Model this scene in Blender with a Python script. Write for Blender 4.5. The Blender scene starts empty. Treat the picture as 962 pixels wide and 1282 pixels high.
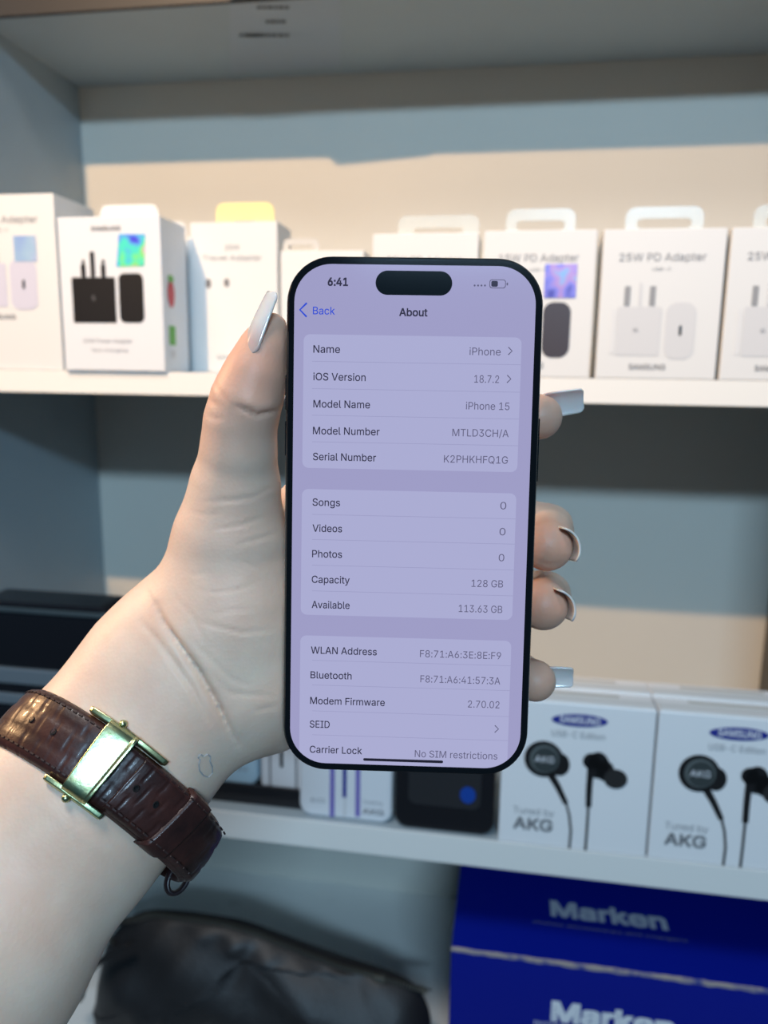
import bpy, bmesh, math, random
import numpy as np
from mathutils import Vector, Matrix, Euler
from mathutils.bvhtree import BVHTree
random.seed(7)
SC = bpy.context.scene
COL = SC.collection
# ------------------------------------------------------------------ camera, world, lights, exposure
F, CX, CY = 963.0, 481.0, 641.0                      # focal length in pixels of the 962x1282 frame
R = Matrix(((0.98611723, -0.04317872, 0.16033841), (0.16545988, 0.17413397, -0.97072158), (0.01399415, 0.98377485, 0.17886085)))
O = Vector((0.0, 0.0, 1.35))                         # the phone camera's place, 1.35 m above the floor
cam_d = bpy.data.cameras.new('camera'); cam = bpy.data.objects.new('camera', cam_d); COL.objects.link(cam)
M4 = R.to_4x4(); M4.translation = O; cam.matrix_world = M4
cam_d.sensor_fit = 'HORIZONTAL'; cam_d.sensor_width = 36.0; cam_d.lens = 36.0 * F / 962.0
cam_d.clip_start = 0.01; cam_d.clip_end = 50
cam_d.dof.use_dof = True; cam_d.dof.focus_distance = 0.219; cam_d.dof.aperture_fstop = 14.5
SC.camera = cam
SC.view_settings.view_transform = 'Standard'; SC.view_settings.look = 'None'
SC.view_settings.exposure = 0.0; SC.view_settings.gamma = 1.0; SC.view_settings.use_curve_mapping = False
w = bpy.data.worlds.new('shop_air'); SC.world = w; w.use_nodes = True
w.node_tree.nodes['Background'].inputs[0].default_value = (0.20, 0.54, 0.92, 1)
w.node_tree.nodes['Background'].inputs[1].default_value = 0.085

def lamp(name, kind, loc, target, power, color, size=0.1, size_y=None):
    d = bpy.data.lights.new(name, kind); d.energy = power; d.color = color
    if kind == 'AREA':
        d.shape = 'RECTANGLE'; d.size = size; d.size_y = size_y or size
    else:
        d.shadow_soft_size = size
    o = bpy.data.objects.new(name, d); COL.objects.link(o); o.location = O + Vector(loc)
    o.rotation_euler = (Vector(target) - Vector(loc)).to_track_quat('-Z', 'Y').to_euler()
    return o
warm = lamp('warm_spot_lamp', 'SPOT', (-0.44, -0.37, 0.703), (-0.16, .60, 0.46), 51.0, (1.0, 0.62, 0.30), 0.012)
warm.data.spot_size = math.radians(62); warm.data.spot_blend = .12
lamp('cool_ceiling_lamp', 'AREA', (0.30, -1.20, 0.62), (0, .5, -0.1), 17.5, (0.46, 0.74, 1.0), 0.5, 0.08)
lamp('added_overhead_fill', 'AREA', (-0.30, -0.06, 0.86), (0.05, .45, -0.15), 7.0, (1.0, 0.96, 0.93), 0.5, 0.2)  # added neutral fill without a known source, lifts the box fronts
side = lamp('added_warm_side_fill', 'SPOT', (-1.1, 0.25, 0.45), (-.10, .215, -0.055), 34.0, (1.0, 0.60, 0.30), 0.05)  # added light from out of view, coned to warm only hand and wrist
side.data.spot_size = math.radians(22); side.data.spot_blend = .5

# ------------------------------------------------------------------ helpers
def pt(u, v, d):                                      # point at camera depth d seen at pixel (u, v)
    return O + R @ Vector(((u - CX) / F * d, -(v - CY) / F * d, -d))
def dirw(x, y, z): return (R @ Vector((x, y, -z))).normalized()      # x right, y up, z away from the camera
def onY(u, v, Y):
    r = R @ Vector(((u - CX) / F, -(v - CY) / F, -1)); return O + r * (Y / r.y)
def onZ(u, v, Z):
    r = R @ Vector(((u - CX) / F, -(v - CY) / F, -1)); return O + r * (Z / r.z)
def lin(r, g, b):
    f = lambda c: c / 12.92 if c <= .04045 else ((c + .055) / 1.055) ** 2.4
    return (f(r / 255), f(g / 255), f(b / 255), 1)

MATS = {}
def mat(name, col, rough=.5, spec=.5, metal=0, emit=None, es=1, coat=0, noise=None, bump=None, sss=0, trans=0):
    if name in MATS: return MATS[name]
    m = bpy.data.materials.new(name); m.use_nodes = True; nt = m.node_tree; b = nt.nodes['Principled BSDF']
    b.inputs['Base Color'].default_value = col; b.inputs['Roughness'].default_value = rough
    b.inputs['Specular IOR Level'].default_value = spec; b.inputs['Metallic'].default_value = metal
    b.inputs['Coat Weight'].default_value = coat; b.inputs['Coat Roughness'].default_value = .05
    b.inputs['Transmission Weight'].default_value = trans
    if emit: b.inputs['Emission Color'].default_value = emit; b.inputs['Emission Strength'].default_value = es
    if sss:
        b.inputs['Subsurface Weight'].default_value = sss; b.inputs['Subsurface Radius'].default_value = (1, .35, .2); b.inputs['Subsurface Scale'].default_value = .003
    tc = nt.nodes.new('ShaderNodeTexCoord')
    if noise:                                         # (scale, other colour, contrast low, high)
        n = nt.nodes.new('ShaderNodeTexNoise'); n.inputs['Scale'].default_value = noise[0]; n.inputs['Detail'].default_value = 5
        r = nt.nodes.new('ShaderNodeValToRGB'); r.color_ramp.elements[0].position = noise[2]; r.color_ramp.elements[1].position = noise[3]
        r.color_ramp.elements[0].color = noise[1]; r.color_ramp.elements[1].color = col
        nt.links.new(tc.outputs['Object'], n.inputs['Vector']); nt.links.new(n.outputs['Fac'], r.inputs['Fac']); nt.links.new(r.outputs['Color'], b.inputs['Base Color'])
    if bump:                                          # (kind, scale, strength, distance)
        if bump[0] == 'voronoi':
            n = nt.nodes.new('ShaderNodeTexVoronoi'); out = n.outputs['Distance']
        else:
            n = nt.nodes.new('ShaderNodeTexNoise'); n.inputs['Detail'].default_value = 4; out = n.outputs['Fac']
        n.inputs['Scale'].default_value = bump[1]
        bp = nt.nodes.new('ShaderNodeBump'); bp.inputs['Strength'].default_value = bump[2]; bp.inputs['Distance'].default_value = bump[3]
        nt.links.new(tc.outputs['Object'], n.inputs['Vector']); nt.links.new(out, bp.inputs['Height']); nt.links.new(bp.outputs['Normal'], b.inputs['Normal'])
    MATS[name] = m; return m

def empty(name, loc, label, cat, group=None, rotz=0, mw=None):
    o = bpy.data.objects.new(name, None); COL.objects.link(o); o.empty_display_size = .02
    if mw is not None: o.matrix_world = mw
    else: o.location = loc; o.rotation_euler = (0, 0, rotz)
    o['label'] = label; o['category'] = cat
    if group: o['group'] = group
    return o
def tag(o, label, cat, group=None):
    o['label'] = label; o['category'] = cat
    if group: o['group'] = group
    return o
def obj(name, bm, m, parent=None, smooth=False, loc=None, label=None, kind=None):
    me = bpy.data.meshes.new(name)
    bmesh.ops.recalc_face_normals(bm, faces=bm.faces) if not getattr(bm, 'flat', False) else None
    bm.to_mesh(me); bm.free()
    if smooth: me.polygons.foreach_set('use_smooth', [True] * len(me.polygons))
    me.materials.append(m)
    o = bpy.data.objects.new(name, me); COL.objects.link(o)
    if parent: o.parent = parent
    if loc is not None: o.location = loc
    if label: o['label'] = label
    if kind: o['kind'] = kind
    return o
def box(bm, x0, x1, y0, y1, z0, z1, bev=0, seg=2):
    vs = [bm.verts.new((x, y, z)) for x in (x0, x1) for y in (y0, y1) for z in (z0, z1)]
    fs = [bm.faces.new([vs[i] for i in q]) for q in ((0, 1, 3, 2), (4, 6, 7, 5), (0, 4, 5, 1), (2, 3, 7, 6), (0, 2, 6, 4), (1, 5, 7, 3))]
    if bev:
        es = list({e for f in fs for e in f.edges})
        bmesh.ops.bevel(bm, geom=es, offset=bev, segments=seg, profile=.5, affect='EDGES')
    return bm
def rrect(x0, x1, y0, y1, r, n=8):                    # rounded rectangle outline, counter-clockwise
    p = []
    for cx, cy, a in ((x1 - r, y1 - r, 0), (x0 + r, y1 - r, 90), (x0 + r, y0 + r, 180), (x1 - r, y0 + r, 270)):
        for i in range(n + 1):
            t = math.radians(a + 90 * i / n); p.append((cx + r * math.cos(t), cy + r * math.sin(t)))
    return p
def ellipse(cx, cy, rx, ry, n=28, rot=0):
    c, s = math.cos(rot), math.sin(rot)
    return [(cx + rx * math.cos(t) * c - ry * math.sin(t) * s, cy + rx * math.cos(t) * s + ry * math.sin(t) * c) for t in [2 * math.pi * i / n for i in range(n)]]
def stroke(pts, w0, w1=None):                         # ribbon polygons along a polyline
    w1 = w1 or w0; out = []; n = len(pts)
    L = []; Rr = []
    for i, p in enumerate(pts):
        a = pts[max(i - 1, 0)]; b = pts[min(i + 1, n - 1)]
        dx, dy = b[0] - a[0], b[1] - a[1]; l = math.hypot(dx, dy) or 1; w_ = (w0 + (w1 - w0) * i / (n - 1)) / 2
        L.append((p[0] - dy / l * w_, p[1] + dx / l * w_)); Rr.append((p[0] + dy / l * w_, p[1] - dx / l * w_))
    for i in range(n - 1): out.append([L[i], Rr[i], Rr[i + 1], L[i + 1]])
    return out
def flat(name, polys, m, parent, eps, front=True, label=None, kind=None):
    """printed polygons given in (x, z) on a front face (y = -eps), or in (x, y) at z = eps"""
    bm = bmesh.new()
    for p in polys:
        vs = [bm.verts.new((a, -eps, b) if front else (a, b, eps)) for a, b in p]
        f = bm.faces.new(vs); f.normal_update()
        want = Vector((0, -1, 0)) if front else Vector((0, 0, 1))
        if f.normal.dot(want) < 0: f.normal_flip()
    me = bpy.data.meshes.new(name); bm.to_mesh(me); bm.free(); me.materials.append(m)
    o = bpy.data.objects.new(name, me); COL.objects.link(o); o.parent = parent
    if label: o['label'] = label
    if kind: o['kind'] = kind
    return o
GCAP = .5087
def text(name, s, x0, x1, base, cap, m, parent, eps, front=True, bold=0.0):
    """lettering fitted between x0 and x1 with capital height cap; glyph outlines come from GLYPHS (end of the helpers)"""
    P, Fc, adv, E_, lay = [], [], 0, [], 0
    for ch in s:
        a_, vs, fs = GLYPHS[ch]
        v = [int(q) for q in vs.split()]; f = [int(q) for q in fs.split()]
        for dx, dy in (((0, 0),) if not bold else ((-bold, -bold), (bold, -bold), (-bold, bold), (bold, bold))):
            b0 = len(P); lay += 1                            # heavier weights are stacked copies on hair-thin layers
            E_ += [(lay % 4) * 6e-6 if bold else 0] * (len(v) // 2)
            P += [(adv + v[k] / 1000 + dx, v[k + 1] / 1000 + dy) for k in range(0, len(v), 2)]
            Fc += [(b0 + f[k], b0 + f[k + 1], b0 + f[k + 2]) for k in range(0, len(f), 3)]
        adv += a_ / 1000
    mn = min(p[0] for p in P); mx_ = max(p[0] for p in P); kx = (x1 - x0) / (mx_ - mn); ky = cap / GCAP
    V_ = [((x0 + (a - mn) * kx), base + b * ky) for a, b in P]
    me = bpy.data.meshes.new(name)
    me.from_pydata([(a, -eps - z_, b) if front else (a, b, eps + z_) for (a, b), z_ in zip(V_, E_)], [], [t if front else t for t in Fc])
    me.materials.append(m)
    o = bpy.data.objects.new(name, me); COL.objects.link(o); o.parent = parent
    return o
GLYPHS = {' ': [188, '', ''],
 '-': [453, '114 244 114 188 337 188 337 244', '0 1 2 2 3 0'],
 '.': [188, '50 41 51 29 55 18 63 9 83 -3 95 -4 73 1 63 73 51 53 55 64 118 1 128 9 107 -3 140 29 141 41 135 18 140 53 128 73 135 64 95 87 107 85 118 81 73 81 83 85', '0 1 2 2 3 0 4 5 6 6 5 3 5 7 3 0 3 7 8 0 7 9 8 7 10 11 12 13 14 15 14 16 17 18 17 16 15 14 11 14 17 19 20 19 17 21 20 17 12 11 5 11 14 5 14 19 5 7 5 19 22 7 19 23 22 19'],
 '/': [249, '235 533 178 533 71 -76 14 -76', '0 1 2 3 2 1'],
 '0': [453, '57 155 69 113 123 144 115 176 50 202 111 213 48 254 109 254 111 295 50 306 115 332 57 353 123 365 69 395 227 -7 227 50 203 52 191 -3 158 7 182 60 130 24 163 74 163 435 182 449 130 484 159 502 203 457 191 512 105 48 147 92 85 77 134 116 134 393 85 431 147 416 106 461 227 516 227 460 250 457 262 512 250 52 263 -3 295 7 271 60 323 24 290 74 290 435 323 484 271 449 295 502 384 113 396 155 330 144 338 176 403 202 342 213 405 254 344 254 342 295 403 306 338 332 396 353 330 365 384 395 348 48 306 92 368 77 320 116 320 393 368 431 306 416 348 461', '0 1 2 2 3 0 4 0 3 3 5 4 6 4 5 5 7 6 7 8 6 9 6 8 8 10 9 11 9 10 10 12 11 13 11 12 14 15 16 14 16 17 17 16 18 16 19 18 20 18 19 21 20 19 22 23 24 25 24 23 23 26 25 26 27 25 20 21 28 21 29 28 30 28 29 29 31 30 1 30 31 2 1 31 13 12 32 33 13 32 32 34 33 35 33 34 34 22 35 22 24 35 36 37 38 36 38 39 40 41 42 43 40 42 42 44 43 45 43 44 46 47 48 47 49 48 38 48 49 39 38 49 50 51 52 53 52 51 51 54 53 55 53 54 54 56 55 57 55 56 58 57 56 56 59 58 60 58 59 59 61 60 62 60 61 61 63 62 45 44 64 65 45 64 64 66 65 67 65 66 66 50 67 50 52 67 62 63 68 63 69 68 70 68 69 69 71 70 46 70 71 47 46 71 41 40 14 15 14 40 37 36 26 27 26 36'],
 '1': [453, '198 509 86 427 209 448 86 358 391 0 391 55 276 0 212 55 276 55 212 448 76 55 76 0 212 0 276 509', '0 1 2 2 1 3 4 5 6 7 8 9 10 11 12 0 2 9 9 13 0 8 7 12 13 9 8 6 5 8 12 6 8 10 12 7'],
 '2': [453, '127 362 128 381 66 362 68 391 132 398 75 418 86 442 139 413 102 464 148 427 121 482 168 507 172 447 188 454 196 513 225 516 224 460 241 458 254 513 205 458 64 47 64 0 153 57 153 60 234 229 159 438 143 496 273 449 281 507 258 455 294 209 317 235 268 266 282 282 287 441 306 497 371 318 381 372 320 371 319 389 379 398 372 423 336 259 351 280 311 327 363 299 315 405 361 445 308 419 346 465 298 431 328 482 389 0 389 57 267 180 252 248', '0 1 2 3 2 1 1 4 3 5 3 4 6 5 4 4 7 6 8 6 7 7 9 8 9 10 8 11 12 13 13 14 11 15 16 17 17 18 15 14 13 19 19 16 14 16 15 14 20 21 22 22 23 20 23 24 20 10 9 25 26 10 25 25 12 26 12 11 26 27 28 29 30 31 32 33 32 31 27 34 35 28 27 35 36 37 38 39 38 37 37 40 39 40 41 39 33 31 42 42 43 33 44 33 43 43 45 44 45 36 44 36 38 44 39 41 46 41 47 46 48 46 47 47 49 48 50 48 49 49 51 50 34 50 51 35 34 51 22 21 52 52 53 22 24 23 54 54 30 24 55 24 30 30 32 55 18 17 29 29 28 18'],
 '3': [453, '133 10 150 66 108 22 137 76 88 38 126 87 70 57 118 100 57 79 112 115 48 104 109 132 44 132 165 59 159 1 188 -5 201 248 211 278 157 248 157 299 211 289 219 50 218 -7 239 51 251 -5 258 55 254 241 247 290 229 246 275 61 281 2 309 12 291 69 275 234 292 223 308 276 279 286 383 90 390 116 328 125 329 145 393 145 391 173 328 163 383 198 333 27 304 80 354 45 315 93 370 66 323 108 323 180 371 222 316 196 354 244 306 211 333 262 372 461 288 448 288 452 372 509 70 509 70 452 221 289', '0 1 2 1 3 2 2 3 4 3 5 4 6 4 5 5 7 6 8 6 7 7 9 8 10 8 9 9 11 10 12 10 11 13 14 15 16 17 18 19 18 17 17 20 19 21 22 23 23 22 24 24 25 23 26 27 28 22 21 15 13 15 21 17 16 28 28 27 17 14 13 0 1 0 13 29 30 31 32 29 31 33 34 35 36 33 35 37 38 39 40 39 38 38 41 40 41 42 40 43 40 42 42 44 43 32 31 45 46 32 45 45 47 46 48 46 47 47 49 48 50 48 49 49 37 50 37 39 50 43 44 51 44 52 51 53 51 52 52 54 53 55 53 54 54 56 55 34 55 56 35 34 56 57 58 20 59 58 57 57 60 59 25 24 30 30 29 25 33 36 26 27 26 36 19 20 58 61 62 59 59 60 61 17 27 63 20 17 63 57 20 63'],
 '4': [453, '40 158 40 105 109 163 109 166 247 509 282 121 282 146 343 163 282 163 311 509 282 318 282 0 343 0 282 105 343 318 413 105 413 163 343 105', '0 1 2 0 2 3 3 4 0 2 1 5 2 5 6 7 8 6 4 3 9 8 7 10 11 12 13 5 1 13 2 6 8 14 10 7 15 16 7 17 15 7 13 17 5 17 7 6 6 5 17 17 13 12'],
 '5': [453, '136 301 134 301 128 246 99 41 118 25 138 89 83 60 130 102 71 82 125 115 63 105 122 130 60 130 67 253 96 509 173 60 165 1 192 -5 218 277 178 325 167 268 253 -4 259 56 241 51 257 270 252 332 238 275 229 334 221 -7 221 50 140 11 151 452 276 64 282 3 309 15 291 75 275 262 290 251 313 311 294 321 381 102 388 132 326 141 328 162 391 163 390 187 332 32 304 89 352 52 314 104 369 76 322 122 326 183 386 210 321 203 379 231 314 221 370 251 358 269 303 237 345 285 330 299 274 328 366 452 366 509', '0 1 2 3 4 5 6 3 5 5 7 6 8 6 7 7 9 8 10 8 9 9 11 10 12 10 11 2 1 13 14 13 1 15 16 17 18 19 20 21 22 23 24 25 26 27 26 25 21 23 28 23 29 28 17 28 29 15 17 29 26 27 18 19 18 27 16 15 30 4 30 15 5 4 15 0 2 20 20 19 0 14 1 31 32 33 34 35 32 34 36 37 38 39 36 38 40 41 42 43 42 41 41 44 43 44 45 43 35 34 46 47 35 46 46 48 47 49 47 48 48 50 49 51 49 50 50 40 51 40 42 51 43 45 52 45 53 52 54 52 53 53 55 54 56 54 55 55 57 56 57 58 56 59 56 58 58 60 59 37 59 60 60 61 37 38 37 61 22 21 33 33 32 22 36 39 24 39 62 24 25 24 62 63 64 31 14 31 64'],
 '6': [453, '84 74 100 51 138 102 131 119 73 101 126 138 66 130 125 158 64 162 126 179 65 187 71 212 131 197 80 239 138 214 145 261 148 229 160 241 151 261 165 288 207 50 226 -7 226 48 196 -4 190 55 196 307 190 259 207 264 168 3 174 63 142 15 160 73 174 252 119 31 148 86 93 268 112 302 137 340 235 314 226 265 245 264 257 -4 263 55 245 50 263 259 265 312 279 63 284 3 310 14 293 73 279 251 291 305 368 73 379 98 322 119 387 127 326 137 389 157 327 157 326 178 387 187 322 196 380 215 370 240 314 213 355 262 333 30 304 86 352 50 314 101 304 228 337 280 293 241 316 295 252 509 172 292 322 509', '0 1 2 2 3 0 4 0 3 3 5 4 6 4 5 5 7 6 8 6 7 7 9 8 10 8 9 11 10 9 9 12 11 13 11 12 12 14 13 15 16 17 17 18 15 18 19 15 20 21 22 21 20 23 23 20 24 25 26 27 23 24 28 24 29 28 30 28 29 31 30 29 18 17 32 30 31 33 31 34 33 1 33 34 2 1 34 13 14 16 35 13 16 16 15 35 36 35 15 15 19 36 37 36 19 38 39 40 41 42 43 44 45 40 38 40 45 46 47 48 48 49 46 42 41 47 47 46 42 50 51 44 45 44 51 52 53 54 53 55 54 56 54 55 55 57 56 58 56 57 59 58 57 57 60 59 61 59 60 60 62 61 62 63 61 64 61 63 63 65 64 49 48 66 67 49 66 66 68 67 69 67 68 68 52 69 52 54 69 64 65 70 65 71 70 72 70 71 71 73 72 50 72 73 51 50 73 37 19 74 41 43 21 22 21 43 25 27 39 39 38 25 32 26 18 75 18 25 26 25 18 19 18 75 76 74 19 76 19 75'],
 '7': [453, '97 0 165 0 323 448 323 452 391 449 391 509 62 509 62 452', '0 1 2 3 2 4 4 5 3 4 2 1 6 7 3 3 5 6'],
 '8': [453, '74 62 91 42 129 91 121 106 62 84 117 121 54 109 52 135 115 139 53 156 117 157 58 176 122 173 65 195 75 212 130 189 87 228 73 354 80 330 134 359 133 376 70 380 134 392 73 405 170 508 177 449 192 455 205 50 193 -5 226 -7 226 49 226 235 209 291 206 234 185 54 193 294 187 230 208 459 197 514 163 1 167 60 136 11 152 69 169 223 153 265 153 267 178 300 165 308 146 498 164 442 111 25 139 79 140 202 101 241 117 252 154 213 134 260 129 276 154 318 109 289 145 330 93 308 138 344 138 407 79 429 90 450 145 420 106 469 153 432 124 485 226 516 226 460 244 459 255 514 275 449 282 508 260 455 259 -5 267 54 248 50 265 230 260 294 247 234 244 291 285 60 289 1 317 11 300 69 298 213 300 265 283 223 300 267 274 300 287 308 288 442 306 498 362 42 378 62 323 91 331 106 391 84 335 121 398 109 401 135 337 139 399 156 335 157 395 176 330 173 387 195 377 212 322 189 365 228 372 330 379 354 318 359 319 376 382 380 318 392 379 405 341 25 313 79 312 202 351 241 335 252 319 260 323 276 298 318 343 289 307 330 359 308 314 344 314 407 373 429 361 450 308 420 346 469 299 432 328 485 226 290', '0 1 2 2 3 0 4 0 3 3 5 4 6 4 5 7 6 5 5 8 7 9 7 8 8 10 9 11 9 10 10 12 11 13 11 12 14 13 12 12 15 14 16 14 15 17 18 19 19 20 17 21 17 20 20 22 21 23 21 22 24 25 26 27 28 29 29 30 27 31 32 33 28 27 34 35 36 33 33 32 35 37 38 26 24 26 38 28 34 39 34 40 39 41 39 40 42 41 40 43 36 44 36 35 44 45 44 35 35 46 45 47 45 46 48 49 25 25 24 48 41 42 50 42 51 50 1 50 51 2 1 51 16 15 52 53 16 52 54 53 52 52 55 54 56 54 55 55 43 56 43 44 56 45 47 57 47 58 57 59 57 58 58 60 59 61 59 60 60 62 61 18 61 62 19 18 62 23 22 63 64 23 63 65 64 63 63 66 65 67 65 66 66 68 67 69 67 68 68 49 69 49 48 69 70 71 72 72 73 70 74 75 76 77 78 79 80 81 82 83 82 81 73 72 76 76 75 73 84 85 86 87 84 86 78 77 85 85 84 78 88 89 90 80 90 89 81 80 89 89 91 81 92 81 91 91 93 92 94 95 74 75 74 95 96 97 98 99 98 97 97 100 99 101 99 100 100 102 101 102 103 101 104 101 103 103 105 104 106 104 105 105 107 106 108 106 107 107 109 108 109 110 108 111 108 110 110 112 111 113 114 115 116 115 114 114 117 116 118 116 117 117 119 118 87 86 120 121 87 120 120 96 121 96 98 121 111 112 122 112 123 122 123 124 122 88 122 124 124 125 88 89 88 125 93 91 126 127 93 126 126 128 127 129 127 128 128 130 129 131 129 130 130 113 131 113 115 131 118 119 132 119 133 132 133 134 132 135 132 134 134 136 135 137 135 136 136 138 137 94 137 138 95 94 138 77 79 29 30 29 79 82 83 31 83 139 31 32 31 139 71 70 37 38 37 70'],
 '9': [453, '83 269 98 247 138 295 131 313 72 294 66 321 127 331 64 352 125 352 127 372 66 382 131 390 73 411 218 195 226 243 207 245 188 197 190 250 196 513 190 454 207 459 161 203 174 257 143 494 160 435 174 446 168 506 315 168 287 221 200 0 137 214 160 268 116 229 148 280 138 407 85 436 101 459 148 423 120 479 226 516 226 460 245 459 257 202 263 249 245 245 263 454 256 513 307 248 301 248 293 267 305 280 279 446 293 435 310 494 285 506 279 257 322 312 314 295 373 270 382 296 326 330 387 322 389 347 327 350 387 378 326 371 380 408 322 390 368 434 314 407 352 458 340 207 359 240 305 422 333 478 280 216 130 0', '0 1 2 2 3 0 4 0 3 5 4 3 3 6 5 7 5 6 6 8 7 8 9 7 10 7 9 9 11 10 12 10 11 13 14 15 13 15 16 17 16 15 18 19 20 16 17 21 22 21 17 23 24 25 26 23 25 25 19 26 19 18 26 27 28 29 21 22 30 22 31 30 32 30 31 31 33 32 1 32 33 2 1 33 12 11 34 35 12 34 36 35 34 34 37 36 38 36 37 37 24 38 24 23 38 39 40 41 42 43 44 45 46 41 39 41 46 47 48 28 48 47 49 47 50 49 51 52 53 54 51 53 48 49 55 51 54 45 46 45 54 56 57 58 58 59 56 60 56 59 59 61 60 61 62 60 63 60 62 62 64 63 65 63 64 64 66 65 67 65 66 66 68 67 69 67 68 68 70 69 27 71 28 47 28 71 71 72 47 50 47 72 72 58 50 58 57 50 69 70 73 70 74 73 52 73 74 53 52 74 14 13 42 42 44 14 40 39 20 18 20 39 55 43 48 75 48 42 43 42 48 28 48 75 76 29 28 76 28 75'],
 ':': [188, '50 41 51 29 55 18 63 9 63 73 51 53 55 64 50 316 51 304 55 294 83 -3 95 -4 73 1 95 87 83 85 73 81 63 284 63 349 51 328 55 339 118 1 128 9 107 -3 128 73 118 81 107 85 140 29 141 41 135 18 140 304 141 316 135 294 128 284 140 328 128 349 135 339 140 53 135 64 107 272 118 277 95 271 95 362 107 360 118 356 73 277 83 272 73 356 83 360', '0 1 2 2 3 0 3 4 0 5 0 4 4 6 5 7 8 9 10 11 12 13 14 15 12 11 3 4 3 11 11 13 4 13 15 4 7 9 16 16 17 7 18 7 17 19 18 17 20 21 22 23 24 25 26 27 28 29 30 31 32 31 30 30 33 34 35 34 33 28 27 21 27 36 23 36 37 23 38 39 32 40 38 32 32 30 40 41 40 30 30 34 41 42 41 34 43 42 34 22 21 11 21 27 11 13 11 27 27 23 13 23 25 13 44 45 40 16 44 40 17 16 40 40 41 17 46 17 41 47 46 41'],
 'A': [480, '16 0 85 0 110 142 110 199 191 302 197 322 201 509 204 345 213 371 222 402 233 437 232 478 264 372 272 346 276 509 255 402 244 438 245 478 395 0 463 0 370 142 370 199 280 323 287 302 135 142 154 199 239 456 324 199 344 142', '0 1 2 3 4 5 0 2 3 6 7 8 6 8 9 9 10 6 10 11 6 7 6 5 3 5 6 0 3 6 12 13 14 12 14 15 16 15 14 17 16 14 18 19 20 19 21 20 22 23 21 14 13 22 22 21 14 21 19 14 24 25 2 11 10 26 11 26 17 6 11 17 17 14 6 27 28 20 16 17 26 25 24 27 4 3 25 3 2 25 21 23 27 20 21 27 18 20 28 28 27 24 2 1 24'],
 'B': [456, '125 57 125 231 60 0 60 509 240 452 241 509 125 452 238 285 125 285 256 287 248 231 269 229 273 290 247 0 245 57 270 449 274 507 289 225 306 218 315 262 302 304 288 296 315 267 314 314 294 442 313 429 329 491 304 501 284 2 281 60 317 8 309 67 386 48 400 67 344 96 410 88 353 115 416 111 355 137 418 136 416 161 354 153 411 184 350 169 402 203 342 184 391 220 378 234 333 197 363 245 387 320 393 336 330 340 335 355 397 353 336 372 398 374 396 398 333 393 390 421 344 18 330 80 368 31 320 209 347 254 331 260 356 286 323 326 326 412 381 442 367 461 350 477', '0 1 2 3 2 1 4 5 6 7 8 1 3 1 8 8 6 3 6 5 3 9 10 11 11 12 9 0 2 13 13 14 0 7 1 10 10 9 7 15 16 4 5 4 16 17 18 19 20 21 22 22 23 20 24 25 26 27 24 26 14 13 28 29 14 28 28 30 29 30 31 29 17 19 11 12 11 19 19 22 12 22 21 12 24 27 15 16 15 27 32 33 34 33 35 34 36 34 35 35 37 36 38 36 37 37 39 38 39 40 38 41 38 40 40 42 41 43 41 42 42 44 43 45 43 44 44 46 45 46 47 45 48 45 47 49 48 47 50 51 52 53 52 51 51 54 53 55 53 54 54 56 55 56 57 55 58 55 57 57 59 58 31 30 60 61 31 60 60 62 61 62 32 61 32 34 61 48 49 63 49 64 63 64 65 63 18 63 65 19 18 65 23 22 66 67 23 66 66 50 67 50 52 67 58 59 68 59 69 68 69 70 68 25 68 70 70 71 25 26 25 71'],
 'C': [510, '44 203 53 157 113 177 106 213 40 254 103 254 106 295 44 305 113 332 53 352 125 364 70 393 150 484 161 414 184 432 184 76 161 94 150 25 267 -7 237 56 225 -3 210 63 186 7 237 453 225 512 209 445 186 501 119 49 92 79 141 117 70 115 125 145 141 391 92 429 119 459 293 514 267 516 267 456 293 -6 315 60 267 53 315 449 317 511 362 496 357 428 383 485 363 13 383 24 357 81 317 -2 341 5 340 504 435 438 419 456 389 395 389 114 420 53 435 71 448 91 459 112 408 160 467 135 473 160 473 348 467 373 408 348 459 397 448 418 402 38 402 471', '0 1 2 2 3 0 4 0 3 3 5 4 5 6 4 7 4 6 6 8 7 9 7 8 8 10 9 11 9 10 12 13 14 15 16 17 18 19 20 21 22 20 20 19 21 23 24 25 26 25 24 15 17 22 22 21 15 25 26 14 12 14 26 17 16 27 28 27 16 16 29 28 30 28 29 29 31 30 1 30 31 2 1 31 11 10 32 33 11 32 32 13 33 34 33 13 13 12 34 35 36 37 38 39 40 35 37 41 41 42 35 43 44 45 46 47 48 39 38 49 49 50 39 50 46 39 46 48 39 44 43 41 43 51 41 42 41 51 52 53 54 55 56 57 57 58 55 58 59 55 60 55 59 59 61 60 61 62 60 63 64 65 64 66 65 54 65 66 66 67 54 52 54 67 48 47 68 68 56 48 56 55 48 54 53 44 53 69 44 45 44 69 38 40 18 19 18 40 37 36 23 24 23 36'],
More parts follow.
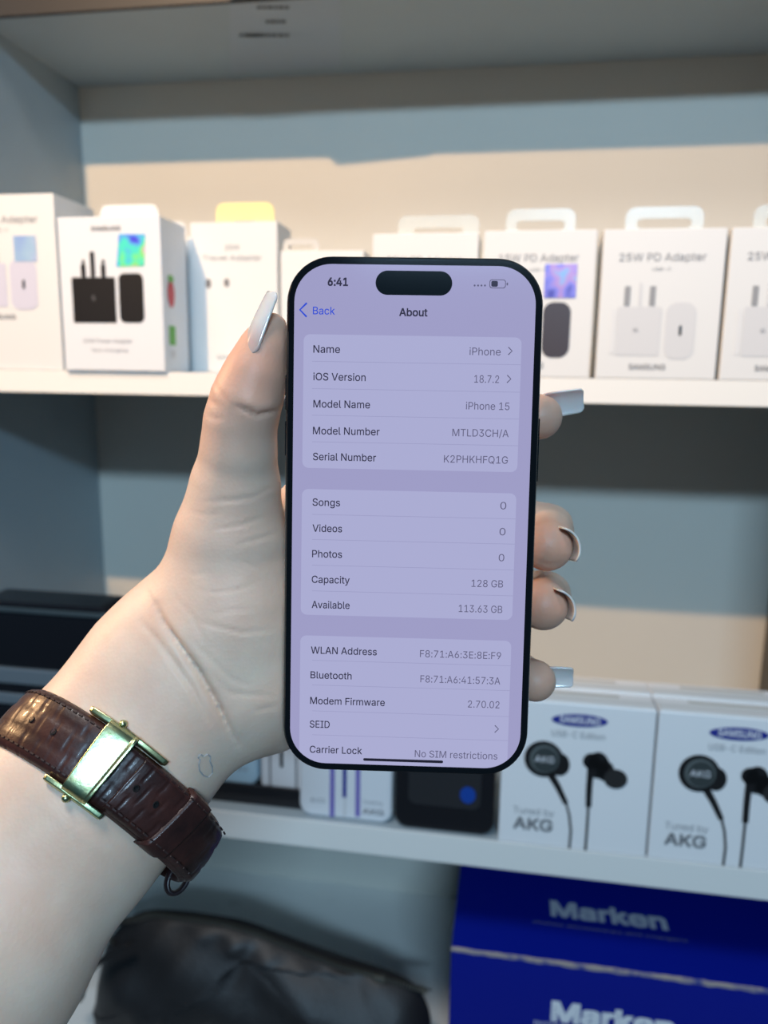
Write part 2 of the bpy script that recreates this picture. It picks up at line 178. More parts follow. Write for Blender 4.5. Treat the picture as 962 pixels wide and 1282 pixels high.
 'D': [502, '60 509 60 0 93 452 93 509 219 0 215 57 125 0 96 57 125 57 96 0 125 452 125 509 268 3 288 68 254 60 225 509 258 449 273 505 315 495 291 441 320 428 312 14 318 81 221 452 353 478 344 410 385 455 458 205 462 255 397 216 399 255 397 294 458 306 411 83 433 119 363 122 379 149 449 159 390 181 390 329 449 351 379 361 433 391 364 388 412 426 351 31 343 99 384 54', '0 1 2 2 3 0 4 5 6 7 6 8 6 7 9 1 9 7 2 1 7 2 7 10 2 10 11 3 2 11 12 13 14 15 16 17 18 19 20 13 12 21 21 22 13 17 16 19 19 18 17 12 14 4 5 4 14 16 15 23 11 23 15 24 25 26 27 28 29 30 29 28 31 30 28 28 32 31 33 34 35 36 35 34 34 37 36 38 36 37 37 27 38 27 29 38 31 32 39 32 40 39 41 39 40 40 42 41 43 41 42 42 44 43 25 43 44 26 25 44 22 21 45 46 22 45 45 47 46 47 33 46 33 35 46 25 24 20 18 20 24 23 11 10 7 8 10 6 5 8'],
 'E': [419, '60 0 125 57 125 229 60 509 125 286 125 452 375 0 375 57 355 229 355 286 372 452 372 509', '0 1 2 3 0 2 2 4 3 4 5 3 1 0 6 6 7 1 4 2 8 8 9 4 10 11 5 3 5 11'],
 'F': [410, '125 0 125 221 60 0 125 278 60 509 369 452 369 509 125 452 346 221 346 278', '0 1 2 1 3 2 4 2 3 5 6 7 3 1 8 8 9 3 4 3 7 7 6 4'],
 'G': [520, '53 157 69 116 125 145 113 177 43 203 106 213 40 254 103 254 106 295 43 305 113 332 53 352 125 364 69 393 141 392 91 429 185 7 184 76 149 25 161 95 149 484 160 414 183 432 184 501 236 453 223 512 209 445 269 -7 269 53 238 56 225 -3 210 63 265 456 265 516 118 49 91 79 141 117 117 459 340 504 316 510 315 448 308 -4 322 61 296 55 291 514 345 71 344 5 377 19 365 85 363 494 356 427 384 483 415 202 415 199 434 199 466 124 475 160 407 147 413 173 478 200 478 256 474 349 468 373 408 349 460 395 406 38 382 102 431 62 451 91 396 123 283 199 283 256 387 393 449 416 436 436 421 453 403 469', '0 1 2 2 3 0 4 0 3 3 5 4 6 4 5 5 7 6 7 8 6 9 6 8 8 10 9 11 9 10 10 12 11 13 11 12 12 14 13 15 13 14 16 17 18 17 19 18 20 21 22 22 23 20 24 25 26 27 28 29 27 29 30 31 30 29 32 33 24 25 24 33 30 31 16 17 16 31 23 22 26 26 25 23 18 19 34 35 34 19 19 36 35 1 35 36 2 1 36 15 14 21 37 15 21 21 20 37 38 39 40 41 42 43 40 39 44 45 46 47 48 45 47 49 50 51 42 41 46 46 45 42 50 49 40 38 40 49 52 53 54 55 56 57 58 57 56 54 58 56 56 59 54 59 60 54 52 54 60 61 62 63 62 64 63 48 47 65 66 48 65 65 67 66 67 68 66 69 66 68 68 55 69 55 57 69 53 52 70 71 70 52 52 60 71 63 64 72 64 73 72 73 74 72 74 75 72 50 72 75 75 76 50 51 50 76 41 43 27 28 27 43 40 44 32 33 32 44 58 54 53'],
 'H': [517, '60 0 125 0 125 232 60 509 125 289 125 509 392 232 392 0 457 0 457 509 392 289 392 509', '0 1 2 3 0 2 2 4 3 4 5 3 6 7 8 8 9 6 10 6 9 9 11 10 4 2 6 6 10 4'],
 'I': [300, '31 57 31 0 118 57 118 452 31 509 31 452 183 57 269 0 269 57 269 452 269 509 183 452', '0 1 2 3 4 5 6 7 8 9 10 11 2 1 7 7 6 2 3 2 6 6 11 3 11 10 3 4 3 10'],
 'K': [467, '104 145 104 216 60 0 60 509 125 0 125 193 124 225 124 241 125 334 125 509 228 276 228 309 188 259 212 344 174 303 372 0 449 0 231 276 243 288 448 509 364 509 139 261 125 167 198 245', '0 1 2 3 2 1 0 2 4 1 0 5 6 1 5 1 6 7 1 7 8 3 1 8 8 9 3 10 11 12 11 13 14 15 16 17 17 16 18 11 10 17 17 18 11 19 20 11 13 11 20 6 5 12 21 6 12 12 14 21 0 4 22 5 0 22 6 21 7 10 12 23 17 10 23 15 17 23 5 22 23 12 5 23 14 12 11 19 11 18'],
 'L': [393, '60 509 60 0 125 57 361 0 361 57 125 509', '0 1 2 2 1 3 3 4 2 0 2 5'],
 'M': [628, '120 416 112 457 60 509 122 0 122 291 60 0 122 328 121 372 119 457 119 436 299 123 307 49 311 84 286 0 145 361 152 509 129 408 318 83 322 49 330 121 568 509 513 457 506 413 507 457 507 438 504 291 504 0 568 0 504 327 505 369 498 409 456 291 352 187 342 158 476 509 482 363 342 0 315 72 467 322 159 321 170 291 277 187 287 159', '0 1 2 3 4 5 2 5 4 4 6 2 6 7 2 0 2 7 8 1 9 10 11 12 11 10 13 14 15 16 8 16 15 1 8 15 2 1 15 17 18 19 20 21 22 23 24 21 25 26 27 27 20 25 28 25 20 29 28 20 20 22 29 24 23 30 31 32 33 34 35 30 30 23 34 23 21 34 21 20 34 11 13 36 36 18 11 11 18 37 32 31 38 15 14 39 39 40 41 41 15 39 18 17 37 12 11 37 35 34 38 34 32 38 22 21 24 18 36 19 36 31 33 33 19 36 41 40 42 40 13 42 10 42 13 1 0 9 16 8 9'],
 'N': [523, '108 452 60 509 122 384 120 430 119 454 136 509 136 402 148 381 125 0 125 291 60 0 124 328 123 425 414 55 463 0 401 108 399 157 387 0 405 54 388 107 403 76 399 195 463 509 399 509 363 151 177 331 202 290 343 183', '0 1 2 0 2 3 0 3 4 5 6 7 8 9 10 1 10 9 9 11 1 2 1 11 4 12 6 6 5 4 0 4 5 1 0 5 13 14 15 16 15 14 14 13 17 13 18 17 19 17 18 18 13 20 16 14 21 14 22 21 22 23 21 17 19 24 7 25 5 26 27 25 27 5 25 13 15 20 19 18 20 27 26 17 24 27 17 12 4 3'],
 'O': [533, '53 157 70 115 125 144 113 176 44 203 106 213 40 254 103 254 106 295 44 305 113 332 53 352 125 364 70 393 186 7 184 76 150 25 161 94 161 415 184 433 150 484 267 -7 267 53 237 55 225 -3 210 63 237 453 225 512 210 445 186 501 119 49 92 79 142 117 142 392 92 429 119 459 267 516 267 456 296 453 324 446 348 501 309 512 309 -3 324 63 296 55 349 76 348 7 384 25 372 94 372 415 384 484 349 433 464 115 480 157 408 144 420 176 490 203 428 213 493 254 430 254 428 295 490 305 420 332 480 352 408 365 464 393 415 49 442 79 392 116 392 392 442 429 415 459', '0 1 2 2 3 0 4 0 3 3 5 4 6 4 5 5 7 6 7 8 6 9 6 8 8 10 9 11 9 10 10 12 11 13 11 12 14 15 16 15 17 16 18 19 20 21 22 23 21 23 24 25 24 23 26 27 28 29 28 27 24 25 14 15 14 25 28 29 19 20 19 29 16 17 30 31 30 17 17 32 31 1 31 32 2 1 32 13 12 33 34 13 33 33 18 34 35 34 18 18 20 35 36 37 38 39 40 41 42 43 44 39 41 38 36 38 41 45 46 47 48 45 47 49 50 51 43 42 46 46 45 43 40 39 51 51 50 40 52 53 54 55 54 53 53 56 55 57 55 56 56 58 57 59 57 58 60 59 58 58 61 60 62 60 61 61 63 62 64 62 63 63 65 64 48 47 66 66 67 48 68 48 67 67 52 68 52 54 68 64 65 69 65 70 69 49 69 70 70 71 49 50 49 71 42 44 21 22 21 44 37 36 26 27 26 36'],
 'P': [445, '125 0 109 186 60 0 109 242 60 509 257 451 235 509 232 452 125 452 125 186 125 242 257 244 272 188 279 248 305 195 297 256 297 439 305 499 279 446 272 506 235 186 233 242 356 223 375 243 324 279 333 294 390 265 400 291 339 310 407 318 343 328 409 348 344 348 343 367 407 377 339 385 400 404 333 402 390 430 375 452 324 416 356 471 332 207 312 266 312 428 332 487', '0 1 2 1 3 2 4 2 3 5 6 7 8 7 6 1 0 9 3 1 9 3 10 8 4 3 8 8 6 4 11 12 13 13 12 14 14 15 13 16 17 18 19 18 17 12 11 20 21 20 11 18 19 5 6 5 19 22 23 24 25 24 23 23 26 25 26 27 25 28 25 27 27 29 28 30 28 29 29 31 30 32 30 31 33 32 31 31 34 33 35 33 34 34 36 35 37 35 36 36 38 37 38 39 37 40 37 39 39 41 40 15 14 42 43 15 42 42 22 43 22 24 43 40 41 44 41 45 44 16 44 45 17 16 45 20 21 9 21 10 9 10 3 9'],
 'Q': [533, '70 115 92 79 142 117 125 144 53 157 113 176 44 203 106 213 40 254 103 254 106 295 44 305 113 332 53 352 125 364 70 393 142 392 92 429 184 76 161 94 150 25 210 445 186 501 184 433 186 7 210 63 150 484 161 415 267 516 267 456 296 453 237 55 225 -3 267 -7 267 53 237 453 225 512 119 49 119 459 348 7 346 27 309 -3 331 46 296 55 324 63 313 159 245 159 309 512 324 446 348 501 369 85 349 76 384 65 372 94 392 116 349 433 372 415 384 484 384 25 366 89 464 115 480 157 408 144 420 176 490 203 428 213 493 254 430 254 428 295 490 305 420 332 480 352 408 365 464 393 357 12 401 -48 468 -48 415 49 442 79 392 392 442 429 415 459 403 40 319 62', '0 1 2 2 3 0 4 0 3 3 5 4 6 4 5 5 7 6 8 6 7 9 8 7 8 9 10 11 8 10 10 12 11 13 11 12 12 14 13 15 13 14 14 16 15 17 15 16 18 19 20 21 22 23 18 20 24 24 25 18 26 27 23 23 22 26 28 29 30 31 32 33 33 34 31 29 28 35 36 35 28 25 24 32 32 31 25 35 36 21 22 21 36 20 19 37 1 37 19 2 1 19 17 16 27 38 17 27 27 26 38 39 40 41 40 42 41 43 41 42 44 45 46 47 48 49 50 51 52 53 50 52 52 54 53 55 56 57 58 52 40 52 51 40 42 40 51 44 42 51 45 44 51 51 50 59 49 48 55 55 57 49 60 61 62 63 62 61 61 64 63 65 63 64 64 66 65 67 65 66 68 67 66 66 69 68 70 68 69 69 71 70 72 70 71 71 73 72 58 40 74 75 76 58 77 78 52 54 52 78 78 60 54 60 62 54 72 73 79 73 80 79 56 79 80 80 81 56 57 56 81 41 43 33 34 33 43 48 47 30 28 30 47 50 53 59 77 52 82 52 58 82 40 39 74 43 42 83 42 44 83 58 76 82 75 58 74 44 46 83 45 51 59'],
 'R': [449, '96 198 60 0 125 0 96 255 60 509 125 452 258 451 236 509 233 452 125 198 125 255 298 267 303 229 313 276 305 206 273 200 280 260 258 256 279 446 298 440 305 500 273 506 247 198 230 229 234 255 356 232 376 250 325 287 334 300 390 271 340 316 401 296 407 323 344 333 409 352 345 352 344 371 407 381 340 389 401 408 390 433 334 405 376 455 325 419 356 473 353 0 313 210 333 217 313 430 333 489 236 198 428 0', '0 1 2 1 0 3 4 1 3 3 5 4 6 7 8 0 2 9 3 0 9 5 3 10 8 7 5 4 5 7 11 12 13 14 12 15 16 17 12 12 11 16 18 19 20 21 18 20 22 15 23 15 12 23 24 23 17 18 21 6 7 6 21 25 26 27 28 27 26 26 29 28 30 28 29 29 31 30 31 32 30 33 30 32 32 34 33 35 33 34 36 35 34 34 37 36 38 36 37 37 39 38 39 40 38 41 38 40 40 42 41 43 41 42 42 44 43 15 22 45 14 15 45 14 45 46 12 14 46 13 12 47 47 25 13 25 27 13 43 44 48 44 49 48 19 48 49 20 19 49 50 23 9 23 24 10 10 9 23 10 3 9 23 50 22 12 17 23 47 12 46 45 51 46'],
 'S': [447, '51 83 64 60 114 102 108 118 42 109 104 137 38 137 52 372 56 341 117 359 115 376 54 400 117 391 62 425 121 405 75 448 195 514 185 454 204 457 166 59 156 -1 188 -7 169 308 184 239 212 293 165 508 167 448 128 9 150 66 145 253 138 498 152 440 102 23 136 76 81 40 123 88 112 269 131 334 86 289 122 345 67 313 129 418 92 468 139 430 113 484 261 -7 267 54 246 50 254 456 259 514 225 459 227 516 286 60 294 0 323 11 303 69 296 205 312 264 245 222 264 279 302 437 316 498 280 449 289 508 386 64 399 87 338 106 344 122 406 112 346 139 408 139 407 161 344 154 402 180 340 168 395 198 332 179 359 238 401 378 398 403 337 378 332 402 390 427 377 449 349 25 317 79 370 43 329 92 320 421 360 468 340 484 224 -9 224 49', '0 1 2 2 3 0 4 0 3 3 5 4 6 4 5 7 8 9 9 10 7 11 7 10 10 12 11 13 11 12 12 14 13 15 13 14 16 17 18 19 20 21 22 23 24 25 26 17 17 16 25 20 19 27 28 27 19 23 22 29 30 31 26 26 25 30 27 28 32 28 33 32 34 32 33 33 35 34 1 34 35 2 1 35 29 22 36 22 37 36 38 36 37 37 39 38 40 38 39 8 40 39 9 8 39 15 14 41 42 15 41 41 43 42 44 42 43 43 31 44 31 30 44 45 46 47 48 49 50 51 50 49 52 53 54 55 52 54 46 45 53 53 52 46 56 57 58 59 58 57 60 61 62 61 63 62 48 62 63 49 48 63 64 65 66 67 66 65 65 68 67 69 67 68 68 70 69 70 71 69 72 69 71 71 73 72 74 72 73 73 75 74 76 74 75 77 76 75 78 79 80 81 80 79 79 82 81 82 83 81 55 54 84 85 55 84 84 86 85 87 85 86 86 64 87 64 66 87 76 77 56 57 56 77 81 83 88 83 89 88 60 88 89 89 90 60 61 60 90 45 47 91 47 92 91 21 91 92 19 21 92 24 23 58 58 59 24 50 51 18 16 18 51'],
 'T': [449, '32 509 32 452 193 452 417 452 417 509 257 452 193 0 257 0', '0 1 2 3 4 5 2 6 7 7 5 2 5 4 2 0 2 4'],
 'U': [517, '60 173 63 140 126 155 124 178 60 509 124 509 187 68 186 2 208 59 232 53 220 -6 259 -8 154 15 169 80 126 33 153 95 103 55 141 113 85 80 71 108 132 133 297 -6 309 59 285 53 332 2 331 68 363 15 349 80 446 108 454 140 385 133 391 155 457 173 393 178 457 509 393 509 391 33 364 95 414 55 377 113 433 80 259 52', '0 1 2 2 3 0 4 0 3 3 5 4 6 7 8 9 10 11 8 7 10 10 9 8 7 6 12 13 12 6 12 13 14 13 15 14 16 14 15 15 17 16 18 16 17 19 18 17 17 20 19 1 19 20 2 1 20 21 22 23 22 21 24 25 22 24 24 26 25 26 27 25 28 29 30 31 30 29 29 32 31 33 31 32 32 34 33 35 33 34 27 26 36 37 27 36 36 38 37 39 37 38 38 40 39 40 28 39 28 30 39 21 23 11 23 41 11 9 11 41'],
 'V': [480, '199 187 192 206 204 0 16 509 84 509 235 31 236 71 225 106 215 137 207 164 395 509 290 206 463 509 278 0 283 187 247 71 248 31 257 107 267 138 276 165 241 53', '0 1 2 2 1 3 4 3 1 5 6 2 6 7 2 7 8 2 8 9 2 0 2 9 10 11 12 12 11 13 14 13 11 15 16 13 17 15 13 18 17 13 19 18 13 13 14 19 5 2 13 13 16 5 5 16 20 16 15 20 6 5 20'],
 'W': [686, '155 0 163 196 16 509 82 509 189 40 197 40 193 60 187 94 175 145 335 395 336 475 306 509 230 0 200 94 318 323 350 475 351 391 380 509 486 94 474 145 455 0 523 196 530 0 670 509 603 509 499 94 497 40 510 145 488 40 493 62 368 323 462 196 343 438 224 196 211 145', '0 1 2 3 2 1 4 5 6 4 7 0 7 8 0 1 0 8 9 10 11 4 0 12 5 4 12 12 13 5 6 5 13 14 9 11 15 16 17 18 19 20 21 22 23 23 24 21 25 26 22 27 25 22 22 21 27 22 26 20 26 28 20 18 20 28 28 26 29 16 30 17 20 19 31 15 10 32 11 10 15 15 17 11 7 4 6 33 14 11 30 31 17 26 25 29 18 28 29 33 34 12 34 13 12 31 30 20 10 9 32 16 15 32 14 33 12'],
 'a': [389, '32 84 38 63 92 105 30 108 93 118 32 128 36 146 160 -9 170 45 137 -7 181 -7 192 47 130 52 115 -3 134 159 175 168 125 211 178 220 133 375 114 368 149 322 94 5 76 15 102 72 60 29 48 45 97 130 43 161 53 174 103 139 64 184 78 193 51 313 41 291 100 274 118 301 64 331 79 346 95 358 200 223 200 171 218 225 234 227 231 176 259 182 265 235 211 51 215 1 252 25 228 59 242 68 240 322 239 379 227 327 212 330 277 52 277 0 337 0 270 108 274 122 276 138 337 251 276 190 271 240 274 246 276 255 276 257 335 278 330 301 267 297 322 320 312 336 300 350 286 360 272 52 254 80 263 93 199 -4 196 331 194 384', '0 1 2 3 0 2 2 4 3 5 3 4 6 5 4 7 8 9 8 7 10 10 11 8 12 13 9 9 8 12 14 15 16 15 17 16 18 19 20 13 12 21 22 21 12 12 23 22 24 22 23 25 24 23 1 25 23 2 1 23 6 4 26 27 6 26 28 27 26 26 29 28 30 28 29 31 30 29 29 14 31 14 16 31 32 33 34 34 35 32 36 32 35 37 36 35 38 37 35 35 20 38 20 19 38 39 40 41 42 43 44 44 45 42 46 47 48 49 46 48 48 50 49 41 40 43 43 42 41 51 52 53 54 53 52 55 56 57 55 57 58 59 58 57 60 59 57 57 61 60 62 60 61 63 62 61 64 63 61 65 64 61 66 65 61 61 67 66 67 68 66 69 66 68 68 70 69 70 71 69 71 72 69 72 73 69 50 48 74 75 50 74 74 55 75 76 75 55 55 58 76 45 44 62 62 63 45 69 73 51 52 51 73 11 10 77 77 47 11 47 46 11 17 15 40 40 39 17 18 20 78 79 18 78 78 54 79 54 52 79'],
 'b': [424, '112 0 112 59 53 0 113 189 114 216 53 509 114 319 118 59 135 95 125 115 118 138 114 162 118 241 125 263 134 282 118 319 161 312 178 322 137 346 171 373 208 -7 220 47 198 49 189 -3 220 330 207 383 198 328 188 379 172 4 179 55 138 31 162 65 147 78 147 299 114 509 242 49 229 -8 260 -6 262 55 262 322 259 382 243 328 229 384 287 374 280 311 313 361 288 3 279 66 313 16 370 84 381 116 316 117 323 139 388 151 327 163 390 189 328 189 327 215 388 227 323 239 381 261 316 261 370 293 336 34 294 80 355 57 306 97 307 281 354 320 295 298 335 342', '0 1 2 3 4 2 5 2 4 4 6 5 7 8 1 8 9 1 9 10 1 2 1 10 10 11 2 3 2 11 6 4 12 12 13 6 13 14 6 14 15 6 16 17 18 17 19 18 20 21 22 20 22 23 24 25 26 27 26 25 23 22 28 22 29 28 30 28 29 31 30 29 19 17 26 26 27 19 30 31 7 31 32 7 8 7 32 15 14 33 33 16 15 16 18 15 5 6 34 35 36 37 37 38 35 39 40 41 42 41 40 43 44 45 38 37 46 47 38 46 46 48 47 44 43 39 40 39 43 49 50 51 52 51 50 50 53 52 54 52 53 53 55 54 56 54 55 57 56 55 55 58 57 59 57 58 58 60 59 61 59 60 60 62 61 47 48 63 64 47 63 63 65 64 66 64 65 65 49 66 49 51 66 61 62 67 62 68 67 69 67 68 68 70 69 44 69 70 45 44 70 21 20 36 36 35 21 41 42 24 25 24 42'],
 'c': [396, '34 187 37 150 98 163 96 187 117 16 145 66 93 35 130 80 72 58 118 97 56 85 108 117 44 116 102 139 98 212 37 225 102 236 44 260 108 258 56 291 118 278 72 318 130 296 93 341 207 384 207 330 242 325 207 46 207 -8 243 52 174 -5 184 49 184 328 174 382 341 56 363 102 304 117 271 66 261 -1 306 21 292 89 362 277 340 322 303 262 290 289 305 356 270 311 260 377 144 3 163 55 145 310 117 360 163 321 144 374', '0 1 2 2 3 0 4 5 6 5 7 6 8 6 7 7 9 8 10 8 9 9 11 10 12 10 11 11 13 12 1 12 13 2 1 13 0 3 14 15 0 14 14 16 15 17 15 16 16 18 17 19 17 18 18 20 19 21 19 20 20 22 21 23 21 22 24 25 26 27 28 29 28 27 30 31 30 27 32 25 33 25 24 33 34 35 36 37 38 39 40 37 39 39 34 40 34 36 40 41 42 43 44 43 42 42 45 44 46 44 45 47 46 45 29 28 38 38 37 29 46 47 26 24 26 47 30 31 48 31 49 48 4 48 49 5 4 49 23 22 50 51 23 50 50 52 51 53 51 52 52 32 53 32 33 53'],
 'd': [424, '36 151 43 116 102 139 98 163 34 189 96 189 98 215 36 227 102 239 43 261 108 261 55 293 195 -8 182 49 165 -6 162 55 182 328 165 382 162 322 137 3 145 66 111 16 137 374 112 361 145 311 89 34 130 80 70 57 118 97 55 84 109 117 118 281 70 320 130 298 89 342 227 328 237 379 218 383 236 -3 226 49 217 -7 205 47 205 330 196 384 246 55 252 4 287 31 263 65 246 322 253 373 372 0 313 59 313 0 312 189 310 162 310 216 372 509 311 319 290 95 307 59 299 115 306 138 306 241 300 263 290 282 306 319 311 509 278 78 278 299 263 312 287 346', '0 1 2 2 3 0 4 0 3 3 5 4 5 6 4 7 4 6 6 8 7 9 7 8 8 10 9 11 9 10 12 13 14 14 13 15 16 17 18 14 15 19 15 20 19 21 19 20 22 23 24 24 18 22 18 17 22 21 20 25 20 26 25 27 25 26 26 28 27 29 27 28 28 30 29 1 29 30 2 1 30 11 10 31 32 11 31 31 33 32 34 32 33 33 24 34 24 23 34 35 36 37 38 39 40 41 40 39 35 37 42 43 42 37 44 45 46 46 47 44 39 38 45 45 44 39 48 49 35 36 35 49 50 51 52 50 53 54 53 50 55 50 56 55 57 55 56 58 59 51 60 58 51 61 60 51 51 50 61 50 54 61 55 57 62 63 62 57 64 63 57 65 64 57 57 56 66 47 46 59 67 47 59 59 58 67 64 65 68 69 68 65 65 70 69 48 69 70 49 48 70 40 41 12 13 12 41 42 43 16 17 16 43'],
 'e': [404, '96 178 96 211 75 169 75 221 310 202 338 221 309 221 97 231 102 251 98 151 44 116 37 150 34 187 36 224 44 258 55 290 146 313 164 323 142 373 177 -5 190 48 169 53 145 3 151 61 183 328 172 382 117 16 135 73 115 359 131 301 92 35 121 88 72 58 110 106 56 85 102 127 109 270 71 317 119 286 91 340 261 -3 254 53 237 -7 212 46 212 -8 205 384 205 330 227 328 283 4 302 14 285 73 263 314 285 366 246 323 266 374 371 194 370 227 365 256 348 55 358 72 306 105 365 91 371 169 304 248 308 226 357 282 320 26 335 39 298 269 347 305 288 286 334 324 277 301 319 341 303 355 96 169 97 221', '0 1 2 3 2 1 4 5 6 7 8 3 9 2 10 11 10 2 12 11 2 2 3 12 13 12 3 14 13 3 3 8 14 15 14 8 16 17 18 19 20 21 19 21 22 23 22 21 24 25 17 18 17 25 22 23 26 27 26 23 28 29 16 16 18 28 26 27 30 27 31 30 32 30 31 31 33 32 34 32 33 33 35 34 10 34 35 9 10 35 15 8 36 37 15 36 36 38 37 39 37 38 38 29 39 29 28 39 40 41 42 43 44 42 42 41 43 45 46 47 41 40 48 48 49 41 49 50 41 51 52 53 52 54 53 47 53 54 45 47 54 55 56 5 56 57 5 58 59 60 59 61 60 62 4 0 62 55 4 55 5 4 63 64 5 5 57 63 57 65 63 50 49 66 66 67 50 67 58 50 58 60 50 63 65 68 65 69 68 70 68 69 69 71 70 72 70 71 71 73 72 73 74 72 51 72 74 52 51 74 20 19 44 44 43 20 1 0 4 46 45 24 25 24 45 2 9 75 0 2 75 7 3 76 5 64 6 3 1 76 1 4 6 1 6 76 62 0 75'],
 'f': [254, '142 327 81 327 142 0 195 474 215 472 222 527 227 468 243 521 187 530 178 472 81 432 142 419 143 435 82 452 147 449 87 470 96 486 154 460 107 499 120 510 164 468 135 519 81 379 142 379 81 0 6 379 6 327 228 327 228 379', '0 1 2 3 4 5 6 7 4 5 4 7 8 9 3 3 5 8 10 11 12 13 10 12 12 14 13 15 13 14 16 15 14 14 17 16 18 16 17 19 18 17 17 20 19 21 19 20 20 9 21 9 8 21 22 23 11 24 2 1 25 26 22 26 1 22 23 22 1 11 10 22 27 28 23 0 27 23 1 0 23'],
 'g': [425, '43 120 55 90 109 123 102 144 36 154 98 167 34 191 96 193 98 218 36 229 102 241 43 263 109 262 55 293 134 -140 154 -88 114 -132 122 -66 195 5 205 59 183 61 169 -93 156 -146 180 -149 187 -96 165 7 163 66 166 382 163 322 182 328 196 384 138 14 145 76 138 374 145 312 97 -122 82 -110 51 -69 101 -41 113 27 90 43 131 88 71 65 118 104 118 282 71 320 130 298 90 342 112 361 207 -97 207 -151 237 -149 236 -95 227 61 217 6 236 10 218 383 205 330 227 328 237 379 247 322 264 312 288 346 253 373 265 -144 261 -87 252 16 246 66 287 41 264 75 370 -40 372 -9 311 -6 311 68 372 379 312 193 311 219 313 379 313 319 334 -109 350 -90 298 -58 363 -67 308 -34 290 103 306 68 300 121 307 142 311 166 307 242 300 264 291 283 308 319 291 -136 282 -75 314 -124 278 87 279 299', '0 1 2 2 3 0 4 0 3 3 5 4 6 4 5 5 7 6 7 8 6 9 6 8 8 10 9 11 9 10 10 12 11 13 11 12 14 15 16 17 16 15 18 19 20 21 22 23 23 24 21 18 20 25 26 25 20 27 28 29 29 30 27 15 14 22 22 21 15 25 26 31 32 31 26 33 34 28 28 27 33 16 17 35 36 35 17 37 36 17 38 37 17 31 32 39 40 39 32 32 41 40 42 40 41 41 43 42 1 42 43 2 1 43 13 12 44 45 13 44 44 46 45 47 45 46 46 34 47 48 47 34 34 33 48 49 50 51 51 52 49 53 54 55 56 57 58 58 59 56 60 61 62 63 60 62 52 51 64 64 65 52 53 55 66 67 53 66 66 68 67 68 69 67 60 63 58 59 58 63 70 71 72 73 72 71 71 74 75 76 75 74 77 78 74 79 80 81 80 82 81 83 81 82 82 70 83 70 72 83 84 85 73 86 84 73 87 86 73 73 71 87 88 87 71 71 75 88 76 74 89 74 78 89 90 89 78 91 90 78 92 91 78 65 64 93 94 65 93 93 95 94 95 79 94 79 81 94 69 68 85 96 69 85 85 84 96 91 92 97 61 97 92 62 61 92 24 23 50 50 49 24 19 18 54 54 53 19 30 29 57 57 56 30'],
 'h': [410, '53 509 53 0 102 287 114 0 114 227 115 248 175 374 176 324 192 328 152 362 161 317 132 344 147 308 119 266 114 287 126 283 136 297 116 319 114 509 227 384 235 326 252 383 210 329 200 382 256 318 275 377 296 235 296 0 357 0 357 240 293 263 355 271 350 298 286 286 341 321 328 340 273 304 313 356 295 369 114 314', '0 1 2 1 3 4 2 1 4 4 5 2 6 7 8 9 10 7 7 6 9 11 12 10 10 9 11 2 5 13 14 2 13 13 15 14 15 16 14 17 14 16 16 12 17 12 11 17 0 2 18 19 20 21 20 19 22 23 22 19 21 20 24 24 25 21 26 27 28 28 29 26 26 29 30 29 31 30 31 32 30 33 30 32 32 34 33 34 35 33 36 33 35 35 37 36 37 38 36 24 36 38 25 24 38 22 23 8 6 8 23 14 17 39 2 14 39 18 2 39'],
 'i': [167, '41 483 43 472 47 463 43 494 47 504 54 512 54 455 63 448 84 443 73 522 73 444 63 518 95 522 95 444 105 448 105 518 121 463 125 472 126 483 114 455 114 512 121 504 125 494 53 379 53 0 114 0 114 379 84 524', '0 1 2 3 0 4 5 6 7 8 9 10 10 9 7 9 11 7 5 7 11 0 2 6 6 5 0 4 0 5 12 13 14 14 15 12 16 17 18 16 18 19 20 19 18 21 20 18 18 22 21 19 20 14 15 14 20 23 24 25 25 26 23 13 12 8 12 27 8 9 8 27'],
 'k': [381, '110 212 114 212 114 509 110 137 53 0 114 0 53 509 184 199 191 229 177 199 294 0 372 0 201 217 360 379 284 379 114 140 148 186 121 212 154 178', '0 1 2 3 4 5 4 3 0 6 4 0 0 2 6 7 8 9 10 11 7 8 7 12 13 14 8 0 3 15 16 9 8 8 14 17 7 11 12 3 5 15 9 16 18 16 17 1 1 15 16 1 0 15 7 9 18 10 7 18 16 15 18 17 16 8 13 8 12'],
 'l': [189, '53 84 55 59 114 83 114 99 53 509 114 509 160 53 146 52 162 -1 181 3 170 54 139 -2 135 53 112 0 126 57 91 8 120 62 74 20 62 37 117 71', '0 1 2 2 3 0 4 0 3 3 5 4 6 7 8 8 9 6 9 10 6 8 7 11 12 11 7 11 12 13 12 14 13 15 13 14 14 16 15 17 15 16 18 17 16 16 19 18 1 18 19 2 1 19'],
